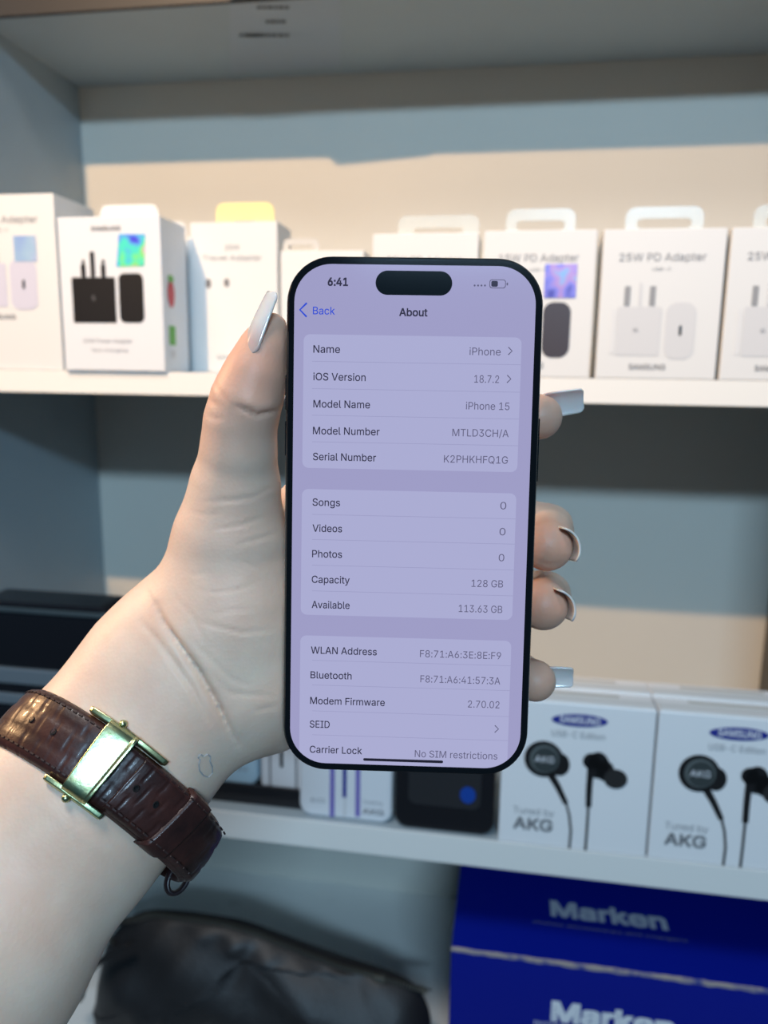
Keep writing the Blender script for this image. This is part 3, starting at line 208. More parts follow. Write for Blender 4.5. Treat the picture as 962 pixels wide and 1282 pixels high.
 'm': [610, '114 0 114 238 53 0 53 379 108 295 145 312 158 320 132 346 135 302 122 331 115 257 119 274 112 295 126 289 114 314 112 379 220 328 219 386 199 330 172 376 238 322 245 383 272 280 274 260 312 295 265 297 314 320 303 342 253 311 287 361 268 375 335 247 345 290 321 295 318 312 326 329 374 320 337 343 381 375 387 326 402 329 398 381 438 329 437 386 419 330 417 385 458 385 456 323 478 380 496 254 496 0 557 0 557 255 555 283 493 279 550 307 485 298 541 328 529 346 473 313 514 361 497 372 335 0 274 0 317 309 112 310', '0 1 2 3 2 1 4 3 1 5 6 7 8 5 9 5 7 9 4 1 10 10 11 4 12 4 11 11 13 12 13 8 12 14 12 8 8 9 14 3 4 15 16 17 18 19 18 17 20 21 16 17 16 21 22 23 24 22 24 25 24 26 25 26 27 25 28 25 27 27 29 28 20 28 29 29 30 20 21 20 30 18 19 6 7 6 19 31 32 33 34 33 32 35 34 32 32 36 35 36 37 35 38 39 40 40 41 38 42 43 44 45 44 43 41 40 44 44 45 41 39 38 36 37 36 38 46 47 48 49 50 51 51 52 49 52 53 49 54 49 53 53 55 54 56 54 55 55 57 56 57 58 56 59 56 58 58 60 59 60 61 59 47 59 61 48 47 61 47 46 42 43 42 46 62 31 63 23 63 31 24 23 31 31 33 24 24 33 64 12 14 65 4 12 65 15 4 65 33 34 64 26 24 64'],
 'n': [410, '114 0 114 227 53 0 53 379 102 287 115 248 112 379 175 374 176 324 192 328 152 362 161 317 132 344 147 308 119 266 112 287 126 283 136 297 116 319 227 384 235 326 252 383 210 329 200 382 256 318 275 377 296 235 296 0 357 0 357 240 293 263 355 271 350 298 286 286 341 321 328 340 273 304 313 356 295 369 112 310', '0 1 2 3 2 1 4 3 1 1 5 4 3 4 6 7 8 9 10 11 8 8 7 10 12 13 11 11 10 12 4 5 14 15 4 14 14 16 15 16 17 15 18 15 17 17 13 18 13 12 18 19 20 21 20 19 22 23 22 19 21 20 24 24 25 21 26 27 28 28 29 26 26 29 30 29 31 30 31 32 30 33 30 32 32 34 33 34 35 33 36 33 35 35 37 36 37 38 36 24 36 38 25 24 38 22 23 9 7 9 23 15 18 39 4 15 39 6 4 39'],
 'o': [415, '44 116 56 85 108 117 102 139 37 150 98 163 34 187 96 187 98 212 37 225 102 236 44 260 108 258 56 291 207 -8 207 46 174 -5 184 49 144 3 163 55 117 16 145 66 145 310 163 321 117 360 144 374 184 328 174 382 93 35 130 80 72 58 118 97 118 278 72 318 130 296 93 341 207 330 231 328 241 382 207 384 231 49 241 -5 271 3 252 55 299 16 270 66 270 310 299 360 252 321 271 374 359 85 371 116 307 117 314 139 379 150 318 163 381 187 319 187 318 212 379 225 314 236 371 260 307 258 359 291 323 35 285 80 343 58 298 97 298 278 343 318 285 296 323 341', '0 1 2 2 3 0 4 0 3 3 5 4 6 4 5 5 7 6 7 8 6 9 6 8 8 10 9 11 9 10 10 12 11 13 11 12 14 15 16 15 17 16 16 17 18 17 19 18 20 18 19 21 20 19 22 23 24 25 24 23 23 26 25 26 27 25 20 21 28 21 29 28 30 28 29 29 31 30 1 30 31 2 1 31 13 12 32 33 13 32 32 34 33 35 33 34 34 22 35 22 24 35 36 37 38 39 36 38 40 41 42 43 40 42 42 44 43 45 43 44 46 47 48 47 49 48 37 48 49 38 37 49 50 51 52 53 52 51 51 54 53 55 53 54 54 56 55 57 55 56 58 57 56 56 59 58 60 58 59 59 61 60 62 60 61 61 63 62 45 44 64 65 45 64 64 66 65 67 65 66 66 50 67 50 52 67 62 63 68 63 69 68 70 68 69 69 71 70 46 70 71 47 46 71 41 40 14 15 14 40 27 26 36 36 39 27'],
 'p': [424, '112 319 112 379 53 379 113 189 114 216 118 59 135 95 114 59 125 115 118 138 114 162 53 -143 118 241 125 263 134 282 118 319 161 312 178 322 137 346 171 373 208 -7 220 47 198 49 189 -3 220 330 207 383 198 328 188 379 173 4 179 55 138 31 162 65 114 -143 147 78 147 299 242 49 229 -8 260 -6 262 55 262 322 259 382 243 328 229 384 287 374 280 311 313 361 288 3 279 66 313 16 370 84 381 116 316 117 323 139 388 151 327 163 390 189 328 189 327 215 388 227 323 239 381 261 316 261 370 293 336 34 294 80 355 57 306 97 307 281 354 320 295 298 335 342', '0 1 2 3 4 2 5 6 7 6 8 7 8 9 7 9 10 7 11 7 10 2 11 10 3 2 10 2 4 12 0 2 12 12 13 0 13 14 0 14 15 0 16 17 18 17 19 18 20 21 22 20 22 23 24 25 26 27 26 25 23 22 28 22 29 28 30 28 29 31 30 29 19 17 26 26 27 19 11 32 7 30 31 5 31 33 5 6 5 33 15 14 34 34 16 15 16 18 15 35 36 37 37 38 35 39 40 41 42 41 40 43 44 45 38 37 46 47 38 46 46 48 47 44 43 39 40 39 43 49 50 51 52 51 50 50 53 52 54 52 53 53 55 54 56 54 55 57 56 55 55 58 57 59 57 58 58 60 59 61 59 60 60 62 61 47 48 63 64 47 63 63 65 64 66 64 65 65 49 66 49 51 66 61 62 67 62 68 67 69 67 68 68 70 69 44 69 70 45 44 70 21 20 36 36 35 21 41 42 24 25 24 42'],
 'r': [259, '114 0 114 237 53 0 53 379 112 321 112 379 126 284 135 296 115 321 115 254 119 269 171 377 174 321 190 324 152 367 191 383 207 326 213 385 243 322 243 384 230 324 229 384 146 306 124 339 159 315 137 354', '0 1 2 3 2 1 3 4 5 6 7 8 3 1 9 4 3 9 9 10 4 10 6 4 6 8 4 11 12 13 12 11 14 15 16 17 18 19 20 21 20 19 17 16 20 20 21 17 16 15 13 11 13 15 8 7 22 23 8 22 22 24 23 25 23 24 24 12 25 12 14 25'],
 's': [365, '76 24 111 72 62 38 101 87 50 54 41 73 94 107 36 94 50 249 58 227 110 264 47 274 109 277 49 295 160 47 157 -7 181 45 152 229 149 170 172 223 137 378 147 326 166 331 161 383 133 -3 141 52 112 3 124 60 118 180 136 235 115 370 131 317 93 12 92 192 124 243 72 208 115 253 111 292 55 314 65 332 119 305 79 347 95 360 187 333 210 331 212 383 187 384 206 47 210 -7 236 -2 227 53 229 150 229 209 212 155 254 372 234 379 228 325 312 47 323 65 265 88 329 85 268 103 331 107 266 115 328 131 320 153 262 126 306 171 262 291 268 277 324 290 299 339 260 6 244 62 281 18 258 74 298 31 254 136 287 187 243 144 261 200 254 304 286 352 243 316 271 363 182 -8', '0 1 2 1 3 2 4 2 3 5 4 3 3 6 5 7 5 6 8 9 10 11 8 10 10 12 11 13 11 12 14 15 16 17 18 19 20 21 22 22 23 20 15 14 24 14 25 24 26 24 25 27 26 25 18 17 28 29 28 17 30 31 21 21 20 30 26 27 32 0 32 27 1 0 27 28 29 33 29 34 33 35 33 34 34 36 35 9 35 36 10 9 36 13 12 37 38 13 37 39 38 37 37 40 39 41 39 40 42 41 40 40 31 42 31 30 42 43 44 45 46 43 45 47 48 49 50 47 49 51 52 53 54 55 56 44 56 55 45 44 55 57 58 59 58 60 59 61 59 60 60 62 61 63 61 62 62 64 63 64 65 63 66 63 65 65 67 66 68 69 70 70 71 68 50 49 72 73 50 72 72 74 73 75 73 74 74 76 75 76 57 75 57 59 75 66 67 77 67 78 77 79 77 78 78 80 79 51 79 80 52 51 80 68 71 81 71 82 81 83 81 82 82 84 83 56 83 84 54 56 84 16 15 85 85 48 16 48 47 16 19 18 53 53 52 19 23 22 43 43 46 23'],
 't': [227, '68 64 77 41 130 70 127 83 65 93 126 98 126 327 65 327 156 51 168 -4 170 50 138 -1 144 55 185 51 192 -3 213 2 202 54 113 7 136 61 92 21 126 379 65 379 126 471 65 471 204 327 204 379 6 379 6 327', '0 1 2 2 3 0 4 0 3 3 5 4 6 7 5 8 9 10 9 8 11 12 11 8 13 14 15 16 13 15 10 9 14 14 13 10 11 12 17 12 18 17 19 17 18 1 19 18 2 1 18 20 21 6 22 23 20 24 25 20 6 24 20 4 5 7 26 27 7 21 26 7 7 6 21 21 20 23'],
 'u': [410, '53 379 53 139 114 144 114 379 175 53 182 -5 200 50 158 -3 154 61 135 2 115 11 137 75 97 23 82 39 124 94 69 59 60 82 116 117 54 109 218 51 209 -3 234 5 234 55 257 17 249 62 277 35 263 71 357 0 307 92 298 0 298 92 290 113 295 132 296 153 357 379 296 379 294 60 274 83 283 97 298 70', '0 1 2 2 3 0 4 5 6 5 4 7 8 7 4 7 8 9 10 9 8 11 10 8 10 11 12 13 12 11 11 14 13 15 13 14 16 15 14 14 17 16 18 16 17 1 18 17 2 1 17 19 20 21 21 22 19 22 21 23 24 22 23 23 25 24 25 26 24 27 28 29 30 28 31 32 31 28 33 32 28 28 27 33 27 34 33 35 33 34 26 25 36 37 26 36 36 30 37 38 37 30 30 31 38 6 5 20 20 19 6 30 36 39 28 30 39 29 28 39'],
 'v': [389, '184 21 187 87 163 0 165 155 17 379 84 379 203 87 206 21 226 0 224 155 371 379 305 379 195 59', '0 1 2 1 3 2 4 2 3 5 4 3 6 7 8 9 6 8 8 10 9 10 11 9 0 2 8 8 7 0 0 7 12 7 6 12 1 0 12'],
 'w': [567, '87 379 23 379 133 214 154 137 138 0 165 41 248 172 206 214 186 135 263 225 277 280 277 338 252 379 199 0 175 41 170 64 319 172 362 214 305 225 291 280 316 379 291 338 391 41 402 41 397 66 434 214 429 0 545 379 480 379 413 135 368 0 382 136 284 309', '0 1 2 3 4 5 2 1 4 4 3 2 6 7 8 7 6 9 9 10 7 10 11 7 11 12 7 5 4 13 14 5 13 13 6 14 6 8 14 5 14 15 16 17 18 19 18 17 17 20 19 21 19 20 22 23 24 25 26 27 27 28 25 29 23 26 26 25 29 26 23 30 23 22 30 16 30 22 22 31 16 17 16 31 21 11 32 12 11 21 21 20 12 14 8 15 3 5 15 23 29 24 31 22 24 11 10 32 19 21 32'],
 'y': [389, '65 -143 71 -87 47 -139 61 -86 104 -89 91 -145 139 -136 130 -74 184 21 187 87 163 -1 165 155 305 379 224 155 371 379 206 21 204 -58 202 87 151 -36 195 59 177 -107 138 -64 145 -51 17 379 84 379', '0 1 2 3 2 1 4 5 6 7 4 6 1 0 5 5 4 1 8 9 10 11 10 9 12 13 14 15 16 14 14 13 15 17 15 13 10 18 16 16 15 10 8 10 15 8 15 19 15 17 19 7 6 20 21 7 20 22 21 20 20 16 22 16 18 22 10 11 23 24 23 11 9 8 19']}
def holo(name, cols, scale):
    m = bpy.data.materials.new(name); m.use_nodes = True; nt = m.node_tree; b = nt.nodes['Principled BSDF']
    tc = nt.nodes.new('ShaderNodeTexCoord'); n = nt.nodes.new('ShaderNodeTexNoise'); n.inputs['Scale'].default_value = scale; n.inputs['Detail'].default_value = 1
    r = nt.nodes.new('ShaderNodeValToRGB'); e = r.color_ramp.elements
    e[0].position = .3; e[0].color = cols[0]; e[1].position = .7; e[1].color = cols[-1]
    for i, c in enumerate(cols[1:-1]): k = e.new(.3 + .4 * (i + 1) / (len(cols) - 1)); k.color = c
    nt.links.new(tc.outputs['Object'], n.inputs['Vector']); nt.links.new(n.outputs['Fac'], r.inputs['Fac']); nt.links.new(r.outputs['Color'], b.inputs['Base Color'])
    b.inputs['Roughness'].default_value = .25; b.inputs['Metallic'].default_value = .2
    return m

# ------------------------------------------------------------------ materials
shade_tinted_board = mat('shade_tinted_laminate', (.34, .41, .45, 1), .5, noise=(9, (.31, .37, .41, 1), .25, .5))  # white boards with their bluish shade mixed into the colour
wall_paint = mat('wall_paint', (.76, .72, .64, 1), .6, .3, noise=(3, (.72, .685, .61, 1), .3, .6))
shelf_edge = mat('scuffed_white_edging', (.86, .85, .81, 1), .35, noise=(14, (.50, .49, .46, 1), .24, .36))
dark_panel = mat('dark_side_panel', (.10, .10, .10, 1), .5)
black_trim = mat('black_trim', (.012, .012, .014, 1), .5)
card_white = mat('white_carton', (.76, .76, .75, 1), .45, .4)
card_white2 = mat('gloss_white_carton', (.78, .80, .83, 1), .3)
card_bright = mat('bright_gloss_carton', (.90, .89, .89, 1), .3)
card_grey = mat('cut_carton_edge', (.62, .60, .56, 1), .7)
ink_black = mat('black_ink', (.012, .011, .012, 1), .4)
ink_brownblack = mat('brown_black_ink', (.05, .035, .04, 1), .4)
ink_grey = mat('grey_ink', (.30, .30, .31, 1), .5)
ink_midgrey = mat('mid_grey_ink', (.18, .18, .19, 1), .5)
ink_pale = mat('pale_grey_ink', (.66, .66, .67, 1), .5)
ink_lilac = mat('lilac_grey_ink', (.62, .61, .72, 1), .5)
ink_blue = mat('deep_blue_ink', (.02, .03, .28, 1), .4)
ink_white = mat('white_ink', (.85, .85, .88, 1), .5)
ink_green = mat('green_ink', (.12, .45, .06, 1), .5)
ink_red = mat('red_ink', (.6, .05, .07, 1), .5)
ink_purple = mat('purple_ink', (.20, .16, .50, 1), .5)
clear_tab = mat('frosted_plastic_tab', (.80, .82, .78, 1), .25, trans=.35)
gold_tab = mat('yellow_tab', (.95, .80, .36, 1), .3)
holo_a = holo('rainbow_foil', [(.1, .1, .9, 1), (.15, .5, 1, 1), (.1, .9, .7, 1), (.3, .95, .2, 1), (.95, .5, .8, 1)], 85)
holo_b = holo('violet_foil', [(.10, .10, .45, 1), (.25, .25, .75, 1), (.5, .3, .6, 1), (.2, .5, .8, 1)], 90)
holo_c = holo('pale_blue_foil', [(.35, .5, .85, 1), (.45, .65, .85, 1), (.6, .6, .95, 1)], 50)
black_leather = mat('black_leather', (.017, .016, .017, 1), .50, .5, bump=('voronoi', 420, .25, .0006))
black_plastic = mat('black_plastic', (.010, .010, .013, 1), .25)
silver = mat('silver_trim', (.35, .40, .44, 1), .25, metal=.6)
blue_card = mat('blue_carton', (.002, .010, .27, 1), .35, .3)
worn_edge = mat('worn_carton_edge', (.42, .36, .34, 1), .8, noise=(60, (.06, .08, .30, 1), .38, .52))
steel = mat('zip_metal', (.30, .29, .25, 1), .3, metal=.9)
floor_mat = mat('shop_floor', (.30, .29, .27, 1), .4, noise=(2, (.25, .24, .23, 1), .3, .7))

# ------------------------------------------------------------------ the shelving unit (setting)
YF, YB, YT, ZT = .50, .75, .600, .2685
ZU, ZL, ZBOT = -.002, -.325, -.56
XL, XR = -.431, .245
def structure(name, dims, m, bev=.0006):
    bm = bmesh.new(); x0, x1, y0, y1, z0, z1 = dims
    c = Vector(((x0 + x1) / 2, (y0 + y1) / 2, (z0 + z1) / 2))
    box(bm, x0 - c.x, x1 - c.x, y0 - c.y, y1 - c.y, z0 - c.z, z1 - c.z, bev)
    o = obj(name, bm, m, loc=O + c); o['kind'] = 'structure'; return o
structure('floor', (-2.2, 2.2, -2.5, 1.2, -1.40, -1.35), floor_mat)
structure('wall_back', (-1.6, 1.6, YB + .0001, YB + .03, -1.35, 1.2), wall_paint)
structure('trim_1', (XL - .018, XL, YF + .02, YB, -1.35, .32), shade_tinted_board)          # left upright
structure('trim_2', (XR, XR + .018, YF + .02, YB, -1.35, .32), dark_panel)           # right upright
structure('trim_3', (XL, XR, YF + .0012, YB, ZU - .0155, ZU), shade_tinted_board)            # upper shelf board
structure('trim_8', (XL, XR, YF, YF + .0011, ZU - .0155, ZU), shelf_edge, .0003)      # its white edging, split off so the front stays bright
structure('trim_9', (XL, XR, YF, YF + .0011, ZL - .0215, ZL), shelf_edge, .0003)      # white edging of the lower shelf, split off likewise
structure('trim_4', (XL, XR, YF + .0012, YB, ZL - .0215, ZL), shade_tinted_board)                     # lower shelf board
structure('trim_5', (XL, XR, YT, YB, ZT, ZT + .02), shade_tinted_board)                      # top board
structure('trim_6', (XL - .03, XR + .03, YT - .004, YT - .0002, ZT - .002, ZT + .06), black_trim)   # black front strip of the top board
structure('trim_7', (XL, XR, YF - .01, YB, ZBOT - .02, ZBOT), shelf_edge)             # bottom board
structure('baseboard_back', (XL, XR, YF + .03, YB, -1.35, -1.27), dark_panel)

# printed label under the top board
lab = empty('shelf_label', onZ(356, 50, ZT - .0006), 'blue grey paper label with faint dark print, stuck under the top board', 'label')
def labpts(pts): return [((onZ(u, v, ZT - .0006) - lab.location).x, (onZ(u, v, ZT - .0006) - lab.location).y) for u, v in pts]
lm = mat('label_paper', (.33, .39, .45, 1), .35)
o = flat('label_paper', [labpts([(288, -14), (426, -14), (426, 84), (288, 91)])], lm, lab, 0, front=False)
lines = []
for u0, u1, v in ((322, 362, 9), (333, 362, 27), (300, 362, 44), (308, 330, 44)):
    u = u0
    while u < u1 - 3:
        l = random.uniform(4, 8); lines.append(labpts([(u, v - 2), (min(u + l, u1), v - 2.2), (min(u + l, u1), v + 1.6), (u, v + 1.8)])); u += l + 1.5
flat('print_line', lines, ink_black, lab, -.0003, front=False)

# ------------------------------------------------------------------ cartons
def carton_body(w_, h, d, m, root, name='carton'):
    return obj(name, box(bmesh.new(), -w_ / 2, w_ / 2, 0, d, 0, h, .0005, 2), m, root)
def hang_tab(root, w_, h, y, z, m, x=0.0, hole=.70, hh=.42):
    """standing tab with an arched hanger slot"""
    outer = rrect(x - w_ / 2, x + w_ / 2, z - .004, z + h, min(.006, h * .45), 6)
    n = len(outer); inner = []
    for i, (a, b) in enumerate(outer):
        ia = x + (a - x) * hole; tz = (b - (z - .004)) / (h + .004)
        bulge = .22 * h * math.exp(-((a - x) / (w_ * .12)) ** 2)
        ib = z + .0012 + tz * (h * hh + bulge); inner.append((ia, ib))
    bm = bmesh.new(); T = .0006
    ring = [[bm.verts.new((a, y + s * T, b)) for a, b in P] for s, P in ((0, outer), (0, inner), (1, outer), (1, inner))]
    for i in range(n):
        j = (i + 1) % n
        for A, B in ((0, 1), (3, 2), (2, 0), (1, 3)):
            bm.faces.new((ring[A][i], ring[A][j], ring[B][j], ring[B][i]))
    return obj('hang_tab', bm, m, root)
mm = .001
def charger_print(root, w_, h, top_text, sub, sticker=None, sm=None, capsule=None, lilac=False):
    body_ink = ink_lilac if lilac else ink_pale
    e = .0003
    Z = lambda t: h - t * mm
    X = lambda t: -w_ / 2 + t * mm * (w_ / (72 * mm))
    text('lettering', top_text, X(10), X(61), Z(18.4), 4.4 * mm, ink_grey, root, e, bold=.006)
    text('lettering', sub, X(30), X(41), Z(24), 1.8 * mm, ink_grey, root, e)
    pic = flat('adapter_picture', [rrect(X(11), X(37.5), Z(74), Z(45), .001, 3), rrect(X(23), X(25), Z(44.6), Z(31), .0008, 3)], body_ink, root, e)
    flat('picture_side', [rrect(X(7), X(10.4), Z(73), Z(46), .001, 3)], mat('paler_ink', (.74, .74, .74, 1), .5), pic, e)
    for x in (14.5, 29.5): flat('plug_pin', [rrect(X(x), X(x + 3.6), Z(44.6), Z(33), .0006, 3)], ink_grey, pic, e)
    cp = flat('charger_picture', [rrect(X(40), X(58), Z(76), Z(42.5), .0065, 8)], capsule or body_ink, root, e)
    if not capsule: flat('port_mark', [rrect(X(48.3), X(50), Z(62), Z(56), .0008, 3)], ink_black, cp, e * 2)
    if not capsule: text('lettering', '5', X(21), X(24), Z(60), 2.2 * mm, ink_grey, pic, e * 2)
    text('lettering', 'SAMSUNG', X(20), X(42), Z(82.4), 3.2 * mm, ink_midgrey, root, e, bold=.012)
    if sticker:
        x0, x1, z0, z1 = sticker
        flat('foil_sticker', [[(X(x0), Z(z1)), (X(x1), Z(z1)), (X(x1), Z(z0)), (X(x0), Z(z0))]], sm, root, e * 1.5, label='square holographic foil sticker')

CG = 'small boxed chargers along the upper shelf'
def at_shelf(X, Y, Zs): return O + Vector((X, Y, Zs + .0002))
# tall cream one at the left edge
b = empty('charger_box', at_shelf(-.352, YF + .002, ZU), 'tall off white charger box at the left frame edge with pale blue foil sticker', 'box', CG)
carton_body(.081, .117, .052, card_white, b)
charger_print(b, .081, .117, '25W PD Adapter', 'USB-C', (44, 59, 27, 44), holo_c, lilac=True)
# box with the black plug
bx0, bx1 = onY(85, 456, YF).x, onY(209, 457, YF).x
b = empty('charger_box', at_shelf((bx0 + bx1) / 2, YF - .003, ZU), 'white charger box with black plug picture and bright rainbow foil sticker', 'box', CG)
W2, H2 = bx1 - bx0, .1005
carton_body(W2, H2, .040, card_white2, b)
px2 = lambda u, v: ((onY(u, v, YF - .003) - b.location).x, (onY(u, v, YF - .003) - b.location).z)
def R2(u0, v0, u1, v1, r=.0008): a = px2(u0, v1); c = px2(u1, v0); return rrect(a[0], c[0], a[1], c[1], r, 4)
p = flat('adapter_picture', [R2(93, 347, 144, 404)], ink_black, b, .0003)
flat('pin_picture', [R2(102, 331, 107, 347), R2(114, 315, 118, 347), R2(127, 331, 132, 347), R2(103, 325, 106, 331), R2(128, 325, 131, 331)], ink_black, p, .0003)
text('lettering', '5', px2(116, 378)[0], px2(120, 378)[0], px2(116, 376)[1], .003, ink_midgrey, p, .0006)
flat('charger_picture', [R2(151, 342, 179, 404, .004)], ink_black, b, .0003)
flat('foil_sticker', [[px2(146, 334), px2(181, 333), px2(182, 293), (px2(149, 293))]], holo_a, b, .0004, label='rainbow holographic foil sticker')
text('lettering', 'SAMSUNG', px2(114, 286)[0], px2(151, 286)[0], px2(114, 289)[1], .0028, ink_midgrey, b, .0003, bold=.02)
text('lettering', '25W Power Adapter', px2(105, 429)[0], px2(166, 429)[0], px2(110, 429)[1], .0026, ink_grey, b, .0003)
text('lettering', 'fast charging', px2(115, 440)[0], px2(160, 440)[0], px2(110, 440)[1], .0022, ink_grey, b, .0003)
# marks on its right side face
def side_mark(name, pts, m, root, w_, e=.0003):
    bm = bmesh.new(); bm.faces.new([bm.verts.new((w_ / 2 + e, y, z)) for y, z in pts]); return obj(name, bm, m, root)
side_mark('red_mark', ellipse(.013, .052, .0055, .009), ink_red, b, W2)
side_mark('green_leaf', ellipse(.013, .062, .0045, .0025), ink_green, b, W2, .0005)
side_mark('green_mark', rrect(.008, .018, .018, .031, .001, 3), ink_green, b, W2)
side_mark('grey_mark', ellipse(.013, .012, .004, .003), ink_pale, b, W2)
hang_tab(b, .043, .0125, .026, H2, card_white, .002, .35, .10)
# second row
b = empty('charger_box', at_shelf(-.262, YF + .048, ZU), 'shadowed charger box wedged behind the rainbow sticker box', 'box', CG)
carton_body(.068, .095, .035, card_white, b); hang_tab(b, .034, .012, .004, .095, card_white, .006)
side_mark('green_mark', rrect(.004, .018, .012, .026, .001, 3), ink_green, b, .068)
# travel adapter
bx0, bx1 = onY(243, 460, YF + .045).x, onY(349, 460, YF + .045).x
b = empty('charger_box', at_shelf((bx0 + bx1) / 2, YF + .045, ZU), 'white charger box beside the thumb tip with a yellow hanging tab', 'box', CG)
W3 = bx1 - bx0; H3 = (onY(290, 278, YF + .045) - b.location).z
carton_body(W3, H3, .034, card_white, b)
px3 = lambda u, v: ((onY(u, v, YF + .045) - b.location).x, (onY(u, v, YF + .045) - b.location).z)
text('lettering', '25W', px3(282, 313)[0], px3(300, 313)[0], px3(290, 313)[1], .0036, ink_grey, b, .0003)
text('lettering', 'Travel Adapter', px3(254, 326)[0], px3(328, 326)[0], px3(290, 326)[1], .0036, ink_grey, b, .0003)
text('lettering', 'SAMSUNG', px3(272, 450)[0], px3(308, 450)[0], px3(290, 450)[1], .0030, ink_grey, b, .0003)
flat('plug_mark', [ellipse(*px3(261, 355), .0022, .0034), ellipse(*px3(284, 354), .0020, .0030)], ink_midgrey, b, .0003)
hang_tab(b, .043, .0145, .008, H3, gold_tab, .006, .45, .12)
# recessed and half hidden ones
b = empty('charger_box', at_shelf(-.137, YF + .046, ZU), 'lower white box recessed behind the top left phone corner', 'box', CG)
carton_body(.060, .0845, .034, card_white, b); hang_tab(b, .026, .009, .004, .0845, card_grey, -.016)
xa, xb = onY(467, 292, YF + .004).x, onY(600, 292, YF + .004).x
b = empty('charger_box', at_shelf((xa + xb) / 2, YF + .004, ZU), 'white charger box mostly hidden behind the phone top edge', 'box', CG)
H4 = (onY(530, 292, YF + .004) - b.location).z
carton_body(xb - xa, H4, .036, card_white, b); charger_print(b, xb - xa, H4, '25W PD Adapter', 'USB-C')
hang_tab(b, .052, .0125, .010, H4, clear_tab, .007, .6, .3)
xa, xb = onY(608, 289, YF).x, onY(750, 289, YF).x
b = empty('charger_box', at_shelf((xa + xb) / 2 - .0005, YF, ZU), 'white charger box with dark charger picture and violet foil sticker', 'box', CG)
H5 = (onY(680, 288, YF) - b.location).z
carton_body(xb - xa, H5, .036, card_white, b)
charger_print(b, xb - xa, H5, '15W PD Adapter', 'USB-C', (40, 60.5, 20, 40), holo_b, capsule=ink_brownblack)
hang_tab(b, .042, .014, .008, H5, clear_tab)
xa, xb = onY(757, 287, YF).x, onY(912, 287, YF).x
b6 = empty('charger_box', at_shelf((xa + xb) / 2, YF, ZU), 'white charger box, all grey print, second from the right frame edge', 'box', CG)
H6 = (onY(833, 286, YF) - b6.location).z; W6 = xb - xa
carton_body(W6, H6, .036, card_white, b6)
charger_print(b6, W6, H6, '25W PD Adapter', 'USB-C')
hang_tab(b6, .045, .0135, .006, H6, clear_tab)
def copy_tree(o, parent=None):
    c = o.copy(); COL.objects.link(c)
    if parent: c.parent = parent
    for ch in [x for x in bpy.data.objects if x.parent == o]: copy_tree(ch, c)
    return c
bpy.context.view_layer.update()
b7 = copy_tree(b6); b7.location.x += W6 + .0025; b7['label'] = 'white charger box cut by the right frame edge, rightmost on the upper shelf'

# ------------------------------------------------------------------ earphone boxes on the lower shelf
XA0, XA1 = onY(624, 1049, YF).x, onY(808, 1078, YF).x
WA = XA1 - XA0
EG = 'earphone boxes standing in rows on the lower shelf'
ea = empty('earphone_box', at_shelf((XA0 + XA1) / 2, YF + .001, ZL), 'front earphone box touching the phone corner, blue oval and earbud print', 'box', EG)
HA = (onY(822, 891, YF) - ea.location).z
def pa(u, v): q = onY(u, v, YF + .001) - ea.location; return (q.x, q.z)
def earphone_top(root, h):
    carton_body(WA, h, .0245, card_bright, root)
    lid = obj('top_flap', box(bmesh.new(), -WA / 2 + .001, WA / 2 - .001, 0.001, .0125, h, h + .0012, .0004, 1), card_white, root)
    obj('top_slot', box(bmesh.new(), -WA * .28, WA * .28, 0.015, .020, h, h + .0006), card_grey, root)
earphone_top(ea, HA)
e = .0003
ov = flat('brand_oval', [ellipse(*pa(726, 902), .0185, .0046, rot=.03)], ink_blue, ea, e)
text('lettering', 'SAMSUNG', pa(701, 902)[0], pa(752, 902)[0], pa(726, 905.5)[1], .0048, ink_white, ov, e * 2, bold=.012)
text('lettering', 'USB-C Edition', pa(691, 919)[0], pa(758, 919)[0], pa(692, 921)[1], .0044, ink_grey, ea, e)
pic = flat('earbud_picture', [ellipse(*pa(681, 950), .0132, .0134)], ink_black, ea, e)
flat('earbud_tip', [ellipse(*pa(701, 957), .0068, .0085)], ink_black, pic, e * .8)
flat('earbud_ring', [ellipse(*pa(682, 950), .0098, .0104)], mat('dark_silver_ink', (.13, .15, .15, 1), .4), pic, e * 1.6)
flat('earbud_face', [ellipse(*pa(683, 951), .0086, .0092)], mat('charcoal_ink', (.045, .055, .055, 1), .4), pic, e * 2)
text('lettering', 'AKG', pa(670, 950)[0], pa(694, 950)[0], pa(682, 954)[1], .0046, ink_white, pic, e * 2.6)
flat('stem', stroke([pa(689, 968), pa(699, 985), pa(709, 1006)], .0052, .0036), ink_black, pic, e)
flat('cable', stroke([pa(709, 1005), pa(713, 1020), pa(715, 1040), pa(713, 1062)], .0017), ink_black, pic, e)
pic = flat('earbud_picture', [ellipse(*pa(749, 958), .0075, .0098), ellipse(*pa(741, 953), .0058, .0060), ellipse(*pa(758, 965), .006, .0075)], ink_black, ea, e)
flat('earbud_tip', [ellipse(*pa(771, 975), .0078, .0072)], mat('soft_black_ink', (.02, .018, .018, 1), .6), pic, e * 1.6)
flat('stem', stroke([pa(740, 960), pa(738, 985), pa(737, 1010)], .0046, .0040), ink_black, pic, e * .8)
flat('cable', stroke([pa(737, 1008), pa(735, 1040), pa(733, 1066)], .0018), ink_black, pic, e)
text('lettering', 'Tuned by', pa(643, 1013)[0], pa(694, 1016)[0], pa(643, 1017)[1], .0050, ink_grey, ea, e)
text('lettering', 'AKG', pa(643, 1030)[0], pa(692, 1035)[0], pa(643, 1036)[1], .0085, ink_midgrey, ea, e, bold=.02)
bpy.context.view_layer.update()
eb = copy_tree(ea); eb.location.x += WA + .0015; eb['label'] = 'front earphone box cut by the right frame edge, blue oval and earbud print'
rows = [('rear earphone box behind the one touching the phone', 'rear earphone box behind the one cut by the right frame edge')]
